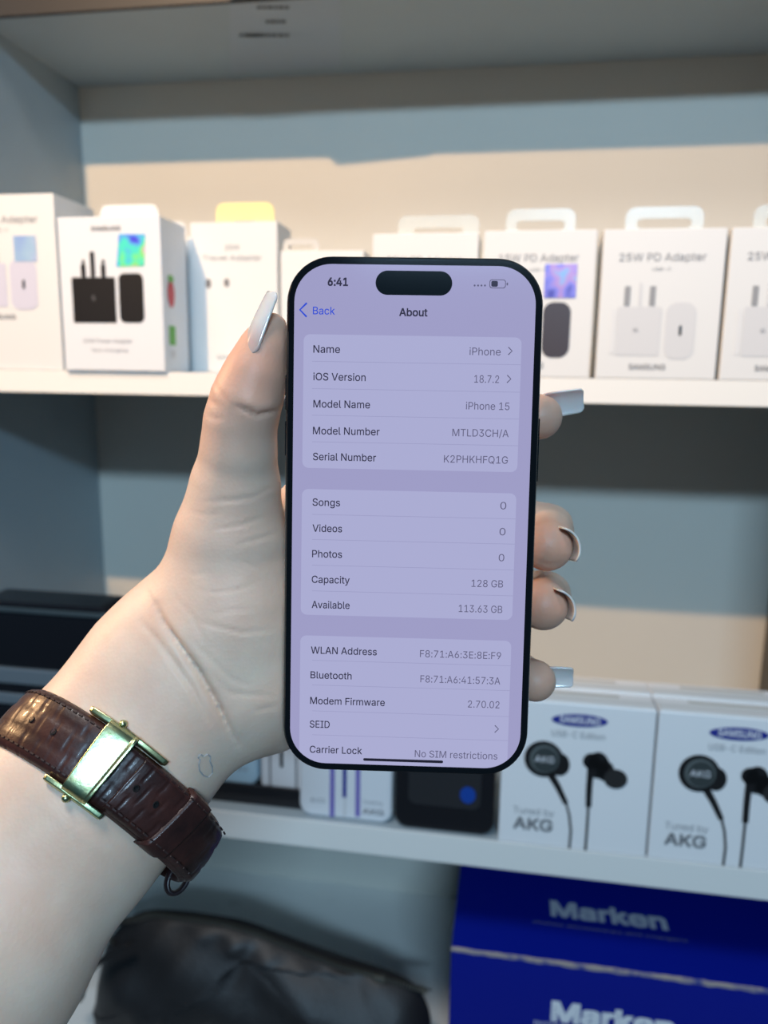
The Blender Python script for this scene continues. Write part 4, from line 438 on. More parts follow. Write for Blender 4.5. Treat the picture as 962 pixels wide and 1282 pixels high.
for k, labs in enumerate(rows):
    for j, lb in enumerate(labs):
        q = empty('earphone_box', at_shelf((XA0 + XA1) / 2 + j * (WA + .0015) + random.uniform(-.001, .001), YF + .001 + .0255 * (k + 1), ZL), lb, 'box', EG)
        earphone_top(q, HA + .001 * k)

# ------------------------------------------------------------------ other stock on the lower shelf
def rounded_case(root, w_, h, d, r, m, name='case', z0=0, y0=0):
    bm = bmesh.new(); P = rrect(-w_ / 2, w_ / 2, z0, z0 + h, r, 8)
    loops = []
    for yy, ins in ((y0 + .0015, .0015), (y0 + .0004, .0007), (y0, .002)): pass
    prof = [(y0, .0022), (y0 + .0006, .0008), (y0 + .002, 0), (y0 + d - .002, 0), (y0 + d - .0006, .0008), (y0 + d, .0022)]
    for yy, ins in prof:
        Q = rrect(-w_ / 2 + ins, w_ / 2 - ins, z0 + ins, z0 + h - ins, max(r - ins, .0005), 8)
        loops.append([bm.verts.new((a, yy, b_)) for a, b_ in Q])
    n = len(P)
    for A, B in zip(loops, loops[1:]):
        for i in range(n): bm.faces.new((A[i], A[(i + 1) % n], B[(i + 1) % n], B[i]))
    bm.faces.new(loops[0]); bm.faces.new(loops[-1][::-1])
    return obj(name, bm, m, root, smooth=False)
xa, xb = onY(494, 1000, YF + .004).x, onY(620, 1000, YF + .004).x
q = empty('earphone_case_box', at_shelf((xa + xb) / 2, YF + .004, ZL), 'black rounded box with a small blue badge under the phone bottom edge', 'box')
rounded_case(q, xb - xa, .098, .036, .010, black_plastic)
flat('front_panel', [rrect(-(xb - xa) * .36, (xb - xa) * .36, .020, .085, .006, 6)], mat('dark_grey_panel', (.025, .025, .028, 1), .35), q, .0003)
c = onY(586, 995, YF + .004) - q.location
flat('blue_badge', [ellipse(c.x, c.z, .0055, .0065)], mat('badge_blue', (.01, .06, .35, 1), .3), q, .0006, label='small blue round badge')
xa, xb = onY(375, 1000, YF + .006).x, onY(491, 1000, YF + .006).x
q = empty('cable_pack', at_shelf((xa + xb) / 2, YF + .006, ZL), 'white rounded pack with purple vertical stripes below the phone bottom left', 'package')
rounded_case(q, xb - xa, .095, .020, .009, card_white2)
def pq(u, v): c = onY(u, v, YF + .006) - q.location; return (c.x, c.z)
for u in (416, 448): flat('purple_stripe', [[pq(u - 3, 1022), pq(u + 3, 1022), pq(u + 4, 900), pq(u - 2, 900)]], ink_purple, q, .0004)
flat('navy_stripe', [[pq(429, 998), pq(434, 998), pq(435, 900), pq(430, 900)]], ink_blue, q, .0004)
flat('grey_stripe', [[pq(430, 1022), pq(433, 1022), pq(434, 998), pq(431, 998)]], ink_pale, q, .0004)
text('lettering', 'AKG', pq(454, 1010)[0], pq(481, 1010)[0], pq(454, 1018)[1], .0040, ink_grey, q, .0004, bold=.02)
text('lettering', 'Tuned by', pq(454, 1002)[0], pq(480, 1002)[0], pq(454, 1005)[1], .0026, ink_grey, q, .0004)
text('lettering', 'EO', pq(390, 1000)[0], pq(407, 1000)[0], pq(390, 1003)[1], .0030, ink_grey, q, .0004)
# black tray with two small packs
q = empty('display_tray', at_shelf(-.185, YF + .012, ZL), 'low black display tray under the wrist holding two packs', 'tray')
obj('tray_base', box(bmesh.new(), -.045, .048, 0, .06, 0, .012, .0015), black_plastic, q)
obj('tray_lip', box(bmesh.new(), -.045, .048, 0, .003, .012, .016, .0008), black_plastic, q)
q = empty('cable_pack', at_shelf(-.200, YF + .018, ZL + .012), 'pale blue rounded pack beside the wrist on the black tray', 'package')
rounded_case(q, .040, .075, .016, .008, mat('pale_blue_pack', (.45, .66, .80, 1), .35))
text('lettering', 'EO', .004, .012, .012, .003, ink_grey, q, .0004)
q = empty('cable_pack', at_shelf(-.155, YF + .018, ZL + .012), 'white pack with a dark vertical cable print on the black tray', 'package')
rounded_case(q, .046, .085, .016, .003, card_white2)
flat('cable_picture', [rrect(-.0075, -.005, .018, .08, .0006, 3)], ink_black, q, .0004)
flat('grey_stripe', [rrect(-.016, -.0145, 0.001, .08, .0003, 2), rrect(.0045, .006, 0.001, .08, .0003, 2)], ink_midgrey, q, .0004)
text('lettering', 'AKG', .008, .020, .010, .0036, ink_grey, q, .0004)
# black machine at the left
q = empty('black_speaker', at_shelf(-.350, YF + .012, ZL), 'large black rounded speaker with silver bands behind the wrist at left', 'speaker')
hz = lambda v: (onY(40, v, YF + .012) - q.location).z
ht = (onY(70, 741, YF + .045) - q.location).z; wr = (onY(139, 800, YF + .012) - q.location).x; h1, h2, h3, h4 = hz(884), hz(870), hz(858), hz(838)
obj('lower_casing', box(bmesh.new(), -wr, wr, 0, .036, 0, h1, .004, 3), black_plastic, q)
obj('silver_band', box(bmesh.new(), -wr - .0005, wr + .0005, -.001, .036, h1, h2, .0015, 2), silver, q, label='pale silver lower band')
obj('middle_casing', box(bmesh.new(), -wr, wr, 0, .036, h2, h3, .001, 2), black_plastic, q)
obj('silver_band', box(bmesh.new(), -wr - .0005, wr + .0005, -.001, .036, h3, h4, .0015, 2), silver, q, label='silver grey upper band')
rounded_case(q, wr * 2, ht - h4, .036, .010, black_plastic, 'upper_casing', h4)
obj('top_ridge', box(bmesh.new(), -wr * .97, wr * .93, -.0014, .006, hz(768), hz(762), .001, 2), mat('dim_trim', (.10, .13, .14, 1), .3, metal=.4), q, label='dim grey ridge below the top')

# ------------------------------------------------------------------ blue cartons on the bottom shelf
p0 = onY(565, 1187, YF - .004); p1 = onY(962, 1228, YF - .004)
hb = .148; topz = (p0.z - O.z); xw = .232
q = empty('blue_carton', O + Vector((p0.x + .145, YF - .004, topz - hb)), 'large deep blue carton with white lettering on lid and front, worn front edge', 'box')
obj('carton', box(bmesh.new(), -.145, .145, 0, .16, 0, hb, .001, 2), blue_card, q)
def pm(u, v): c = onY(u, v, YF - .004) - q.location; return c.x, c.z
def pz(u, v): c = onZ(u, v, topz) - q.location; return c.x, c.y
# chafed fold along the front edge, an uneven strip
bm = bmesh.new(); N = 60; rr = []
for i in range(N + 1):
    x = -.145 + .290 * i / N; a = .0010 + .0012 * random.random(); z0 = hb - a; y1 = .0006 + .0012 * random.random()
    rr.append([bm.verts.new((x, -.0004, z0 - .0008)), bm.verts.new((x, -.0007, hb + .0002)), bm.verts.new((x, y1, hb + .0005))])
for i in range(N):
    for j in (0, 1): bm.faces.new((rr[i][j], rr[i + 1][j], rr[i + 1][j + 1], rr[i][j + 1]))
obj('worn_edge', bm, worn_edge, q, label='whitish chafed fold')
a = pm(690, 1272); c = pm(846, 1272)
text('lettering', 'Marken', a[0], c[0], pm(690, 1276)[1], .0150, ink_white, q, .0004, bold=.035)
text('lettering', 'INTERNATIONAL', pm(668, 1282)[0], pm(760, 1282)[0], pm(700, 1286)[1], .0030, ink_white, q, .0004)
a = pz(690, 1146); c = pz(836, 1160)
text('lettering', 'Marken', a[0], a[0] + (c[0] - a[0]), (pz(690, 1146)[1] + pz(830, 1164)[1]) / 2, .0165, mat('dull_white_ink', (.55, .56, .62, 1), .5), q, hb + .0004, front=False, bold=.03)
a = pz(668, 1150); c = pz(860, 1176)
text('lettering', 'mobile accessories and chargers', a[0], c[0], (a[1] + c[1]) / 2 - .004, .0022, ink_grey, q, hb + .0004, front=False)

# ------------------------------------------------------------------ leather bag
bag = empty('toiletry_bag', O + Vector((-.175, .505, ZBOT + .0003)), 'black grained leather zip bag on the bottom shelf beside the blue carton', 'bag')
top_px = [(128, 1290), (127, 1240), (128, 1205), (140, 1172), (176, 1142), (235, 1145), (300, 1156), (370, 1182), (440, 1208), (490, 1222), (522, 1236), (537, 1262), (540, 1290)]
YG = .551
prof = [((onY(u, v, YG) - bag.location).x, (onY(u, v, YG) - bag.location).z) for u, v in top_px]
xl, xr = prof[0][0], prof[-1][0]
outline = prof + [(xr - .003, .008), (xr - .016, .001), (0, .0), (xl + .014, .001), (xl + .003, .008)]
def smooth_closed(P, n):
    out = []
    m_ = len(P)
    for i in range(m_):
        p0_, p1_, p2_, p3_ = [Vector(P[(i + k) % m_]) for k in (-1, 0, 1, 2)]
        for s in range(n):
            t = s / n
            out.append(.5 * ((2 * p1_) + (-p0_ + p2_) * t + (2 * p0_ - 5 * p1_ + 4 * p2_ - p3_) * t * t + (-p0_ + 3 * p1_ - 3 * p2_ + p3_) * t ** 3))
    return out
OL = smooth_closed(outline, 5)
cen = Vector((sum(p.x for p in OL) / len(OL), .08))
bm = bmesh.new(); rings = []
tops = sorted(prof)
def bag_half(q2):                                       # half thickness: full below, drawn together towards the zip
    zt_ = float(np.interp(q2.x, [t_[0] for t_ in tops], [t_[1] for t_ in tops])); h_ = min(max(q2.y / zt_, 0), 1); return .042 * (1 - .82 * h_ ** 2.6)
def bag_pt(p, s, front=1):
    q2 = cen + (Vector((p.x, p.y)) - cen) * s
    e_ = max(1 - s ** 7, 0) ** .5
    wob = .0045 * math.sin(q2.x * 70 + q2.y * 50) * math.sin(q2.y * 60 + 1) + .0022 * math.sin(q2.x * 190 - q2.y * 120) + .003 * math.exp(-((q2.x - q2.y * .5 - .02) / .012) ** 2)
    y_ = .046 - front * e_ * (bag_half(q2) + (wob if front > 0 else 0) * (1 - s ** 4))
    return Vector((q2.x, y_, max(q2.y, 0)))
SS = [.04, .15, .28, .4, .5, .6, .68, .75, .81, .86, .90, .935, .96, .98, .993]
for s_, fr in [(s_, 1) for s_ in SS] + [(1, 1)] + [(s_, -1) for s_ in SS[::-1]]:
    rings.append([bm.verts.new(bag_pt(p, s_, fr)) for p in OL])
for A, B in zip(rings, rings[1:]):
    for i in range(len(OL)): bm.faces.new((A[i], A[(i + 1) % len(OL)], B[(i + 1) % len(OL)], B[i]))
bm.faces.new(rings[0]); bm.faces.new(rings[-1])
obj('bag_body', bm, black_leather, bag, smooth=True)
# zip: tape and teeth along the top outline, on the front shoulder
path = smooth_closed(prof[3:11] , 8)[: 8 * 7]
def bag_top(p, s_, lift=.0008):
    q_ = bag_pt(p, s_); return Vector((q_.x, q_.y - lift, q_.z + lift))
bm = bmesh.new(); rr = []
for i, p in enumerate(path): rr.append([bm.verts.new(bag_top(p, s_)) for s_ in (.99, .97, .95, .93, .91)])
for A, B in zip(rr, rr[1:]):
    for j in range(4): bm.faces.new((A[j], B[j], B[j + 1], A[j + 1]))
obj('zip_tape', bm, mat('zip_tape_cloth', (.03, .03, .03, 1), .8), bag)
bm = bmesh.new()
for i in range(len(path) - 1):
    for s in (0, .33, .66):
        q_ = bag_top(path[i].lerp(path[i + 1], s), .955, .0016)
        box(bm, q_.x - .0006, q_.x + .0006, q_.y - .0014, q_.y + .0014, q_.z - .0018, q_.z + .0018)
zt = obj('zip_teeth', bm, steel, bag, kind='stuff')
p = bag_top(path[-9], .955); bm = bmesh.new(); box(bm, p.x - .005, p.x + .005, p.y - .004, p.y + .001, p.z - .003, p.z + .003, .0012)
obj('zip_slider', bm, steel, bag)
bm = bmesh.new()
for yy in (.006,): pass
lp = [(126, 1215), (134, 1185), (160, 1160), (185, 1148)]
lpp = [Vector(((onY(u, v, YG) - bag.location).x, (onY(u, v, YG) - bag.location).z)) for u, v in lp]
for i in range(len(lpp) - 1):
    for w0 in (0,):
        a_, b_ = lpp[i], lpp[i + 1]
        vs = [bm.verts.new((a_.x - .003, .010, a_.y)), bm.verts.new((a_.x + .002, .010, a_.y)), bm.verts.new((b_.x + .002, .010, b_.y)), bm.verts.new((b_.x - .003, .010, b_.y))]
        f = bm.faces.new(vs); r_ = bmesh.ops.extrude_face_region(bm, geom=[f]); bmesh.ops.translate(bm, verts=[x for x in r_['geom'] if isinstance(x, bmesh.types.BMVert)], vec=(0, .006, 0))
obj('wrist_loop', bm, black_leather, bag)

# ------------------------------------------------------------------ the phone
cx_ = Vector((0.99243046, -0.02212505, 0.02836865)); cy_ = Vector((0.02543684, 1.00310949, 0.08371096))
X_ = (R @ cx_).normalized(); Y_ = (R @ cy_); Y_ = (Y_ - X_ * X_.dot(Y_)).normalized(); Z_ = X_.cross(Y_)
PC = O + R @ Vector((0.00724419, -0.00286919, -0.21796981))
PM = Matrix((X_, Y_, Z_)).transposed().to_4x4(); PM.translation = PC
PMI = PM.inverted()
phone = empty('smartphone', None, 'black smartphone held upright in the hand with its settings screen lit', 'phone', mw=PM)
PW, PH, PT = .0716, .1476, .0078
def pl(u, v):                                          # pixel -> phone-face millimetre grid
    r = R @ Vector(((u - CX) / F, -(v - CY) / F, -1)); t = (PC - O).dot(Z_) / r.dot(Z_); q_ = PMI @ (O + r * t); return q_.x, q_.y
def slab(name, prof, r0, m, parent, smooth=True):
    """rounded-rectangle solid; prof = (inset, z) pairs front to back"""
    bm = bmesh.new(); L = []
    for ins, z in prof:
        P = rrect(-PW / 2 + ins, PW / 2 - ins, -PH / 2 + ins, PH / 2 - ins, r0 - ins, 14); L.append([bm.verts.new((a_, b_, z)) for a_, b_ in P])
    n = len(L[0])
    for A, B in zip(L, L[1:]):
        for i in range(n): bm.faces.new((A[i], A[(i + 1) % n], B[(i + 1) % n], B[i]))
    bm.faces.new(L[0]); bm.faces.new(L[-1][::-1])
    o = obj(name, bm, m, parent, smooth=smooth)
    me = o.data
    for p_ in me.polygons:
        if len(p_.vertices) > 4: p_.use_smooth = False
    return o
frame_m = mat('dark_metal_frame', (.012, .018, .022, 1), .16, .6, metal=.55, coat=.6)
glass_m = mat('black_glass', (.004, .004, .005, 1), .05, .5, coat=.5)
slab('frame', [(.0012, -.0006), (.0004, -.0010), (.0, -.0022), (0, -PT + .0020), (.0004, -PT + .0008), (.0012, -PT + .0003)], .0128, frame_m, phone)
slab('front_glass', [(.0009, .0), (.0006, -.0003), (.0006, -.0009)], .0128, glass_m, phone, False)
slab('back_glass', [(.0013, -PT + .0004), (.0013, -PT), (.0018, -PT - .0001)], .0128, mat('back_glass_black', (.01, .01, .012, 1), .3), phone, False)
bm = bmesh.new(); box(bm, PW / 2 - .0003, PW / 2 + .0004, .012, .030, -.0052, -.0026, .0003); obj('side_button', bm, frame_m, phone)
bm = bmesh.new(); box(bm, -PW / 2 - .0004, -PW / 2 + .0003, .018, .028, -.0052, -.0026, .0003); obj('volume_button', bm, frame_m, phone)
bm = bmesh.new(); box(bm, -PW / 2 - .0004, -PW / 2 + .0003, .031, .041, -.0052, -.0026, .0003); obj('volume_button', bm, frame_m, phone)
bm = bmesh.new(); box(bm, .004, .033, .040, .069, -PT - .0015, -PT + .0002, .0014, 3); obj('camera_bump', bm, mat('back_glass_black', (.01, .01, .012, 1), .3), phone)
def scr(name, r_, g_, b_, k=1.0):
    c_ = lin(r_, g_, b_); return mat(name, (.01, .01, .012, 1), .08, .35, emit=c_, es=k)
K = .93
s_bg = scr('screen_lilac', 163, 161, 203, K); s_card = scr('screen_card', 176, 177, 216, K); s_line = scr('screen_line', 158, 158, 198, K)
s_text = scr('screen_text', 48, 45, 68, K); s_grey = scr('screen_grey_text', 95, 92, 122, K); s_blue = scr('screen_blue', 42, 76, 215, K)
s_isl = mat('screen_black', (.004, .006, .008, 1), .06, .5)
bz = .0024
disp = flat('display', [rrect(-PW / 2 + bz, PW / 2 - bz, -PH / 2 + .0026, PH / 2 - .0026, .0104, 14)], s_bg, phone, .00004, front=False, label='lit lilac settings screen')
# camera pill
a = pl(470, 340); c = pl(566, 369)
yc = pl(518, 354.5)[1]; x0, x1 = pl(470.5, 354)[0], pl(566.5, 354)[0]
flat('camera_cutout', [rrect(x0, x1, yc - .0033, yc + .0033, .00329, 10)], s_isl, disp, .00011, front=False)
def card(v0, v1, u0=380, u1=649, r=.0018):
    um = 517
    y1 = pl(um, v0)[1]; y0 = pl(um, v1)[1]; P = rrect(CX0, CX1, max(y0, -PH / 2 + .0030), y1, r, 6)
    return flat('list_card', [P], s_card, disp, .00007, front=False)
CX0 = -.0312 + .0; CX1 = .0297
CX0 = (pl(379, 500)[0] + pl(378, 700)[0]) / 2; CX1 = (pl(650, 530)[0] + pl(644, 700)[0]) / 2
card(420.5, 588.5); card(615, 773)
# last card runs under the bottom edge of the screen: follow the rounded corner
y1 = pl(517, 799)[1]; yb = -PH / 2 + .0026
P = [(CX0 + .0018 - .0018 * math.cos(t), y1 - .0018 + .0018 * math.sin(t)) for t in [math.pi / 2 * i / 6 for i in range(7)]] + \
    [(CX1 - .0018 + .0018 * math.sin(t), y1 - .0018 + .0018 * math.cos(t)) for t in [math.pi / 2 * i / 6 for i in range(7)]]
rc = .0104; sx = PW / 2 - bz
def corner_y(x):
    dx = abs(x) - (sx - rc); return yb + rc - math.sqrt(max(rc * rc - max(dx, 0) ** 2, 0)) + .0001
for x in np.linspace(CX1, CX0, 40): P.append((float(x), corner_y(float(x))))
flat('list_card', [P], s_card, disp, .00007, front=False)
def row(lab_, u0, u1, v, val, w0, w1, vv, chev=False):
    cap = .00205
    x0_, y_ = pl(u0, v); x1_, _ = pl(u1, v)
    text('lettering', lab_, x0_, x1_, y_, cap, s_text, disp, .00011, front=False, bold=.006)
    if val:
        x0_, yv = pl(w0, vv); x1_, _ = pl(w1, vv)
        text('lettering', val, x0_, x1_, yv, cap, s_grey, disp, .00011, front=False)
def chevron(u, v, s, m, w_=.00028, left=False):
    x, y = pl(u, v); k = -1 if left else 1
    flat('chevron', stroke([(x - k * s * .5, y + s), (x + k * s * .5, y), (x - k * s * .5, y - s)], w_), m, disp, .00012, front=False)
#   label, left/right px, baseline px, value, left/right px, baseline px
row('Name', 392.5, 426, 441.5, 'iPhone', 588, 627, 444.5)
row('iOS Version', 392.5, 458, 476, '18.7.2', 594, 625, 479)
row('Model Name', 392.5, 463.5, 510, 'iPhone 15', 583.5, 638, 512.5)
row('Model Number', 392, 475.5, 543.5, 'MTLD3CH/A', 566.5, 637, 546)
row('Serial Number', 392, 471, 576, 'K2PHKHFQ1G', 556, 636, 579)
row('Songs', 391.5, 426, 633, '0', 626.5, 634, 637.5)
row('Videos', 391.5, 428.5, 665.5, '0', 625.5, 633, 670)
row('Photos', 391, 428.5, 697.5, '0', 624.5, 631.5, 702.5)
row('Capacity', 390.5, 438, 729.5, '128 GB', 590.5, 630, 734.5)
row('Available', 390.5, 438, 761, '113.63 GB', 574.5, 629, 766)
row('WLAN Address', 389.5, 472, 818, 'F8:71:A6:3E:8E:F9', 526, 627.5, 822.5)
row('Bluetooth', 389, 440.5, 849, 'F8:71:A6:41:57:3A', 526.5, 626.5, 854)
row('Modem Firmware', 388.5, 482, 881, '2.70.02', 586, 625.5, 885.5)
row('SEID', 388, 413, 910.5, None, 0, 0, 0)
row('Carrier Lock', 388, 453.5, 942, 'No SIM restrictions', 519.5, 623, 947.5)
chevron(639, 439.5, .00105, s_grey); chevron(637.5, 474.5, .00105, s_grey); chevron(622, 912.5, .00105, s_grey)
chevron(380, 388, .0019, s_blue, .0005, left=True)
x0_, y_ = pl(410.5, 357.5); x1_, _ = pl(436, 357.5); text('lettering', '6:41', x0_, x1_, y_, .0021, s_text, disp, .00011, front=False, bold=.025)
x0_, y_ = pl(392, 393.5); x1_, _ = pl(419.5, 393.5); text('lettering', 'Back', x0_, x1_, y_, .00205, s_blue, disp, .00011, front=False, bold=.004)
x0_, y_ = pl(500, 395.5); x1_, _ = pl(535.5, 395.5); text('lettering', 'About', x0_, x1_, y_, .00205, s_text, disp, .00011, front=False, bold=.018)
for v0, v1 in ((452.5, 456.5), (487.5, 490), (520.5, 524), (553.5, 557.5), (644.5, 649), (676, 680.5), (708, 713), (740.5, 745), (827.5, 832.5), (858.5, 863.5), (891, 896), (921, 926)):
    a = pl(391, v0); c = pl(648 if v0 < 600 else 642, v1); y = (a[1] + c[1]) / 2
    flat('divider_line', [[(a[0], y - .00007), (CX1, y - .00007), (CX1, y + .00007), (a[0], y + .00007)]], s_line, disp, .00009, front=False)
# battery, signal dots, home bar
bx, by = pl(624, 355.5)
bat = flat('battery_icon', [rrect(bx - .0024, bx + .0021, by - .0012, by + .0012, .0007, 5), rrect(bx + .0023, bx + .0027, by - .0004, by + .0004, .0002, 2)], s_grey, disp, .00010, front=False)
flat('battery_inside', [rrect(bx - .0022, bx + .0019, by - .0010, by + .0010, .0006, 5)], s_bg, disp, .00013, front=False)
flat('battery_level', [rrect(bx - .0019, bx - .0001, by - .0008, by + .0008, .0004, 4)], s_text, disp, .00016, front=False)
flat('signal_dot', [ellipse(pl(594.5 + 4.3 * i, 357.5)[0], pl(594.5 + 4.3 * i, 357.5)[1], .00027, .00027, 10) for i in range(4)], s_grey, disp, .0001, front=False)
a = pl(455, 950.5); c = pl(555, 953.5); y = (a[1] + c[1]) / 2
flat('home_bar', [rrect(a[0], c[0], y - .00040, y + .00040, .00039, 5)], mat('screen_bar', (.01, .01, .012, 1), .1, emit=lin(25, 22, 38), es=1), disp, .00018, front=False)

# ------------------------------------------------------------------ hand and forearm: one continuous surface from a distance field
H_ = .0008                                             # grid step (m)
def C3(u, v, d): return np.array([(u - CX) / F * d, -(v - CY) / F * d, d])     # camera frame: x right, y up, z away
lo = C3(-330, 1560, .16) - .03; lo = np.array([-.175, -.205, .165]); hi = np.array([.064, .068, .306])
nx, ny, nz = [int(math.ceil((hi[i] - lo[i]) / H_)) for i in range(3)]
def newvol(): return np.full((nx, ny, nz), .05, np.float32)
gx, gy, gz = [(lo[i] + H_ * np.arange(n_)).astype(np.float32) for i, n_ in enumerate((nx, ny, nz))]
def smin(a_, b_, k):
    h = np.clip(k - np.abs(a_ - b_), 0, None) / k; return np.minimum(a_, b_) - h * h * k * .25
def cone(vol, a_, b_, ra, rb, k=.004, sq=1.0):
    """smooth-union a round cone, squashed along the view axis by sq"""
    m_ = max(ra, rb) + k + .004
    mn = np.minimum(a_, b_) - m_; mx = np.maximum(a_, b_) + m_
    s = [slice(max(int((mn[i] - lo[i]) / H_), 0), max(min(int((mx[i] - lo[i]) / H_) + 1, (nx, ny, nz)[i]), 0)) for i in range(3)]
    X = gx[s[0]][:, None, None]; Y = gy[s[1]][None, :, None]; Z = gz[s[2]][None, None, :] 
    if X.size == 0 or Y.size == 0 or Z.size == 0: return
    A = a_.astype(float).copy(); B = b_.astype(float).copy(); z0 = (A[2] + B[2]) / 2
    # squash about the axis depth, which varies linearly along the segment in x,y
    d = B - A; L2 = float(d[0] ** 2 + d[1] ** 2 + d[2] ** 2) + 1e-12
    t = np.clip(((X - A[0]) * d[0] + (Y - A[1]) * d[1] + (Z - A[2]) * d[2]) / L2, 0, 1)
    r = ra + (rb - ra) * t
    D = np.sqrt((X - A[0] - t * d[0]) ** 2 + (Y - A[1] - t * d[1]) ** 2 + ((Z - A[2] - t * d[2]) / sq) ** 2) - r
    vol[s[0], s[1], s[2]] = smin(vol[s[0], s[1], s[2]], D.astype(np.float32), k)
PXR = lambda px, d: px * d / F
def chain(vol, pts, k=.004, sq=1.0, mmr=False):
    for (u0, v0, d0, r0), (u1, v1, d1, r1) in zip(pts, pts[1:]):
        cone(vol, C3(u0, v0, d0), C3(u1, v1, d1), r0 * .001 if mmr else PXR(r0, d0), r1 * .001 if mmr else PXR(r1, d1), k, sq)
palm = newvol()
# forearm and wrist
chain(palm, [(-330, 1560, .185, 178), (-200, 1378, .200, 170), (-53, 1190, .215, 152), (91, 1018, .228, 121), (150, 946, .235, 113), (222, 853, .241, 112), (262, 800, .245, 96)], .012, .66)
# heel, thenar mound, palm plate behind the phone
chain(palm, [(262, 800, .243, 92), (300, 855, .243, 78)], .012, .75)
chain(palm, [(296, 612, .232, 47), (288, 690, .237, 68), (286, 770, .240, 86), (318, 850, .243, 84)], .008, .80)
chain(palm, [(330, 740, .250, 90), (440, 640, .262, 70), (480, 590, .264, 55)], .012, .62)
chain(palm, [(330, 820, .250, 85), (450, 730, .264, 75), (520, 680, .268, 55)], .012, .60)
chain(palm, [(345, 865, .250, 62), (440, 830, .262, 62), (520, 785, .268, 48)], .012, .62)
# thumb
thumb = newvol()
chain(thumb, [(340, 413, .2215, 21), (331, 438, .2215, 30), (320, 470, .2220, 38), (309, 500, .2225, 42)], .003)
chain(thumb, [(309, 500, .2225, 42), (301, 530, .2245, 43), (299, 565, .2275, 45.5), (294, 610, .232, 51), (288, 660, .2355, 58)], .003, .94)
body = smin(palm, thumb, .006); del palm, thumb
# four fingers curling round the back of the phone
fing = newvol()
FP = [
 [(455, 600, .262, 11.5), (560, 535, .270, 9.0), (640, 516, .258, 8.0), (676, 522, .2385, 6.9)],
 [(505, 665, .266, 11.5), (612, 640, .283, 9.2), (686, 664, .262, 8.4), (685, 682, .2375, 8.1)],
 [(515, 740, .268, 11.0), (612, 735, .285, 9.0), (683, 747, .264, 8.2), (680, 757, .2390, 7.9)],
 [(505, 800, .267, 10.0), (590, 828, .278, 8.2), (650, 846, .262, 7.2), (670, 852, .2415, 6.5)]]
for P in FP:
    v_ = newvol(); chain(v_, P, .003, 1.0, True); fing = smin(fing, v_, .0012)
body = smin(body, fing, .006); del fing, v_
# rounded phone solid carved out so skin and phone only touch
XX = gx[:, None, None]; YY = gy[None, :, None]; ZZ = gz[None, None, :]
A = np.array([list(R.transposed() @ X_), list(R.transposed() @ Y_), list(R.transposed() @ Z_)]); A[:, 2] *= -1       # rows: phone axes in x,y,depth
cc = np.array([0.00724419, -0.00286919, 0.21796981])
lx = (XX - cc[0]) * A[0, 0] + (YY - cc[1]) * A[0, 1] + (ZZ - cc[2]) * A[0, 2]
ly = (XX - cc[0]) * A[1, 0] + (YY - cc[1]) * A[1, 1] + (ZZ - cc[2]) * A[1, 2]
lz = (XX - cc[0]) * A[2, 0] + (YY - cc[1]) * A[2, 1] + (ZZ - cc[2]) * A[2, 2] + PT / 2
rr_ = .0128
qx = np.clip(np.abs(lx) - (PW / 2 - rr_), 0, None); qy = np.clip(np.abs(ly) - (PH / 2 - rr_), 0, None)
d2 = np.sqrt(qx * qx + qy * qy) - rr_
ph = np.maximum(d2, np.abs(lz) - PT / 2 - .0002) - .0003
body = -smin(-body, ph.astype(np.float32), .0012); del lx, ly, lz, qx, qy, d2, ph

def surface_nets(S, lo, h):
    ins = S < 0
    c = np.zeros(tuple(n - 1 for n in S.shape), np.int8)
    for i in (0, 1):
        for j in (0, 1):
            for k in (0, 1): c += ins[i:S.shape[0] - 1 + i, j:S.shape[1] - 1 + j, k:S.shape[2] - 1 + k]
    act = (c > 0) & (c < 8); idx = np.argwhere(act); ids = np.full(act.shape, -1, np.int32); ids[act] = np.arange(len(idx))
    acc = np.zeros((len(idx), 3)); cnt = np.zeros(len(idx))
    cor = [(i, j, k) for i in (0, 1) for j in (0, 1) for k in (0, 1)]
    val = {q: S[idx[:, 0] + q[0], idx[:, 1] + q[1], idx[:, 2] + q[2]] for q in cor}
    for a_ in cor:
        for ax in range(3):
            if a_[ax] == 0:
                b_ = list(a_); b_[ax] = 1; b_ = tuple(b_); va, vb = val[a_], val[b_]
                m_ = (va < 0) != (vb < 0); t = np.where(m_, va / np.where(m_, va - vb, 1), 0)
                P = np.tile(np.array(a_, float), (len(idx), 1)); P[:, ax] += t
                acc[m_] += P[m_]; cnt[m_] += 1
    V = lo + h * (idx + acc / cnt[:, None])
    Q = []
    for ax in range(3):
        sl0 = [slice(None)] * 3; sl1 = [slice(None)] * 3; sl0[ax] = slice(0, -1); sl1[ax] = slice(1, None)
        a_, b_ = ins[tuple(sl0)], ins[tuple(sl1)]
        o1, o2 = [(1, 2), (2, 0), (0, 1)][ax]
        E_ = np.argwhere(a_ != b_); E_ = E_[(E_[:, o1] > 0) & (E_[:, o2] > 0) & (E_[:, o1] < S.shape[o1] - 1) & (E_[:, o2] < S.shape[o2] - 1)]
        def g(d1, d2_):
            q = E_.copy(); q[:, o1] += d1; q[:, o2] += d2_; return ids[q[:, 0], q[:, 1], q[:, 2]]
        quad = np.stack([g(-1, -1), g(0, -1), g(0, 0), g(-1, 0)], 1)
        flip = ~a_[tuple(E_.T)]; quad[flip] = quad[flip][:, ::-1]; Q.append(quad)
    return V, np.concatenate(Q)
V, Q = surface_nets(body, lo, H_)
lbl = np.arange(len(V))                                # keep the one continuous piece
while True:
    m_ = lbl[Q].min(1); new = lbl.copy()
    for j in range(4): np.minimum.at(new, Q[:, j], m_)
    new = new[new]
    if (new == lbl).all(): break
    lbl = new
cnts = np.bincount(lbl); print('pieces', sorted(cnts[cnts > 0])[-8:])
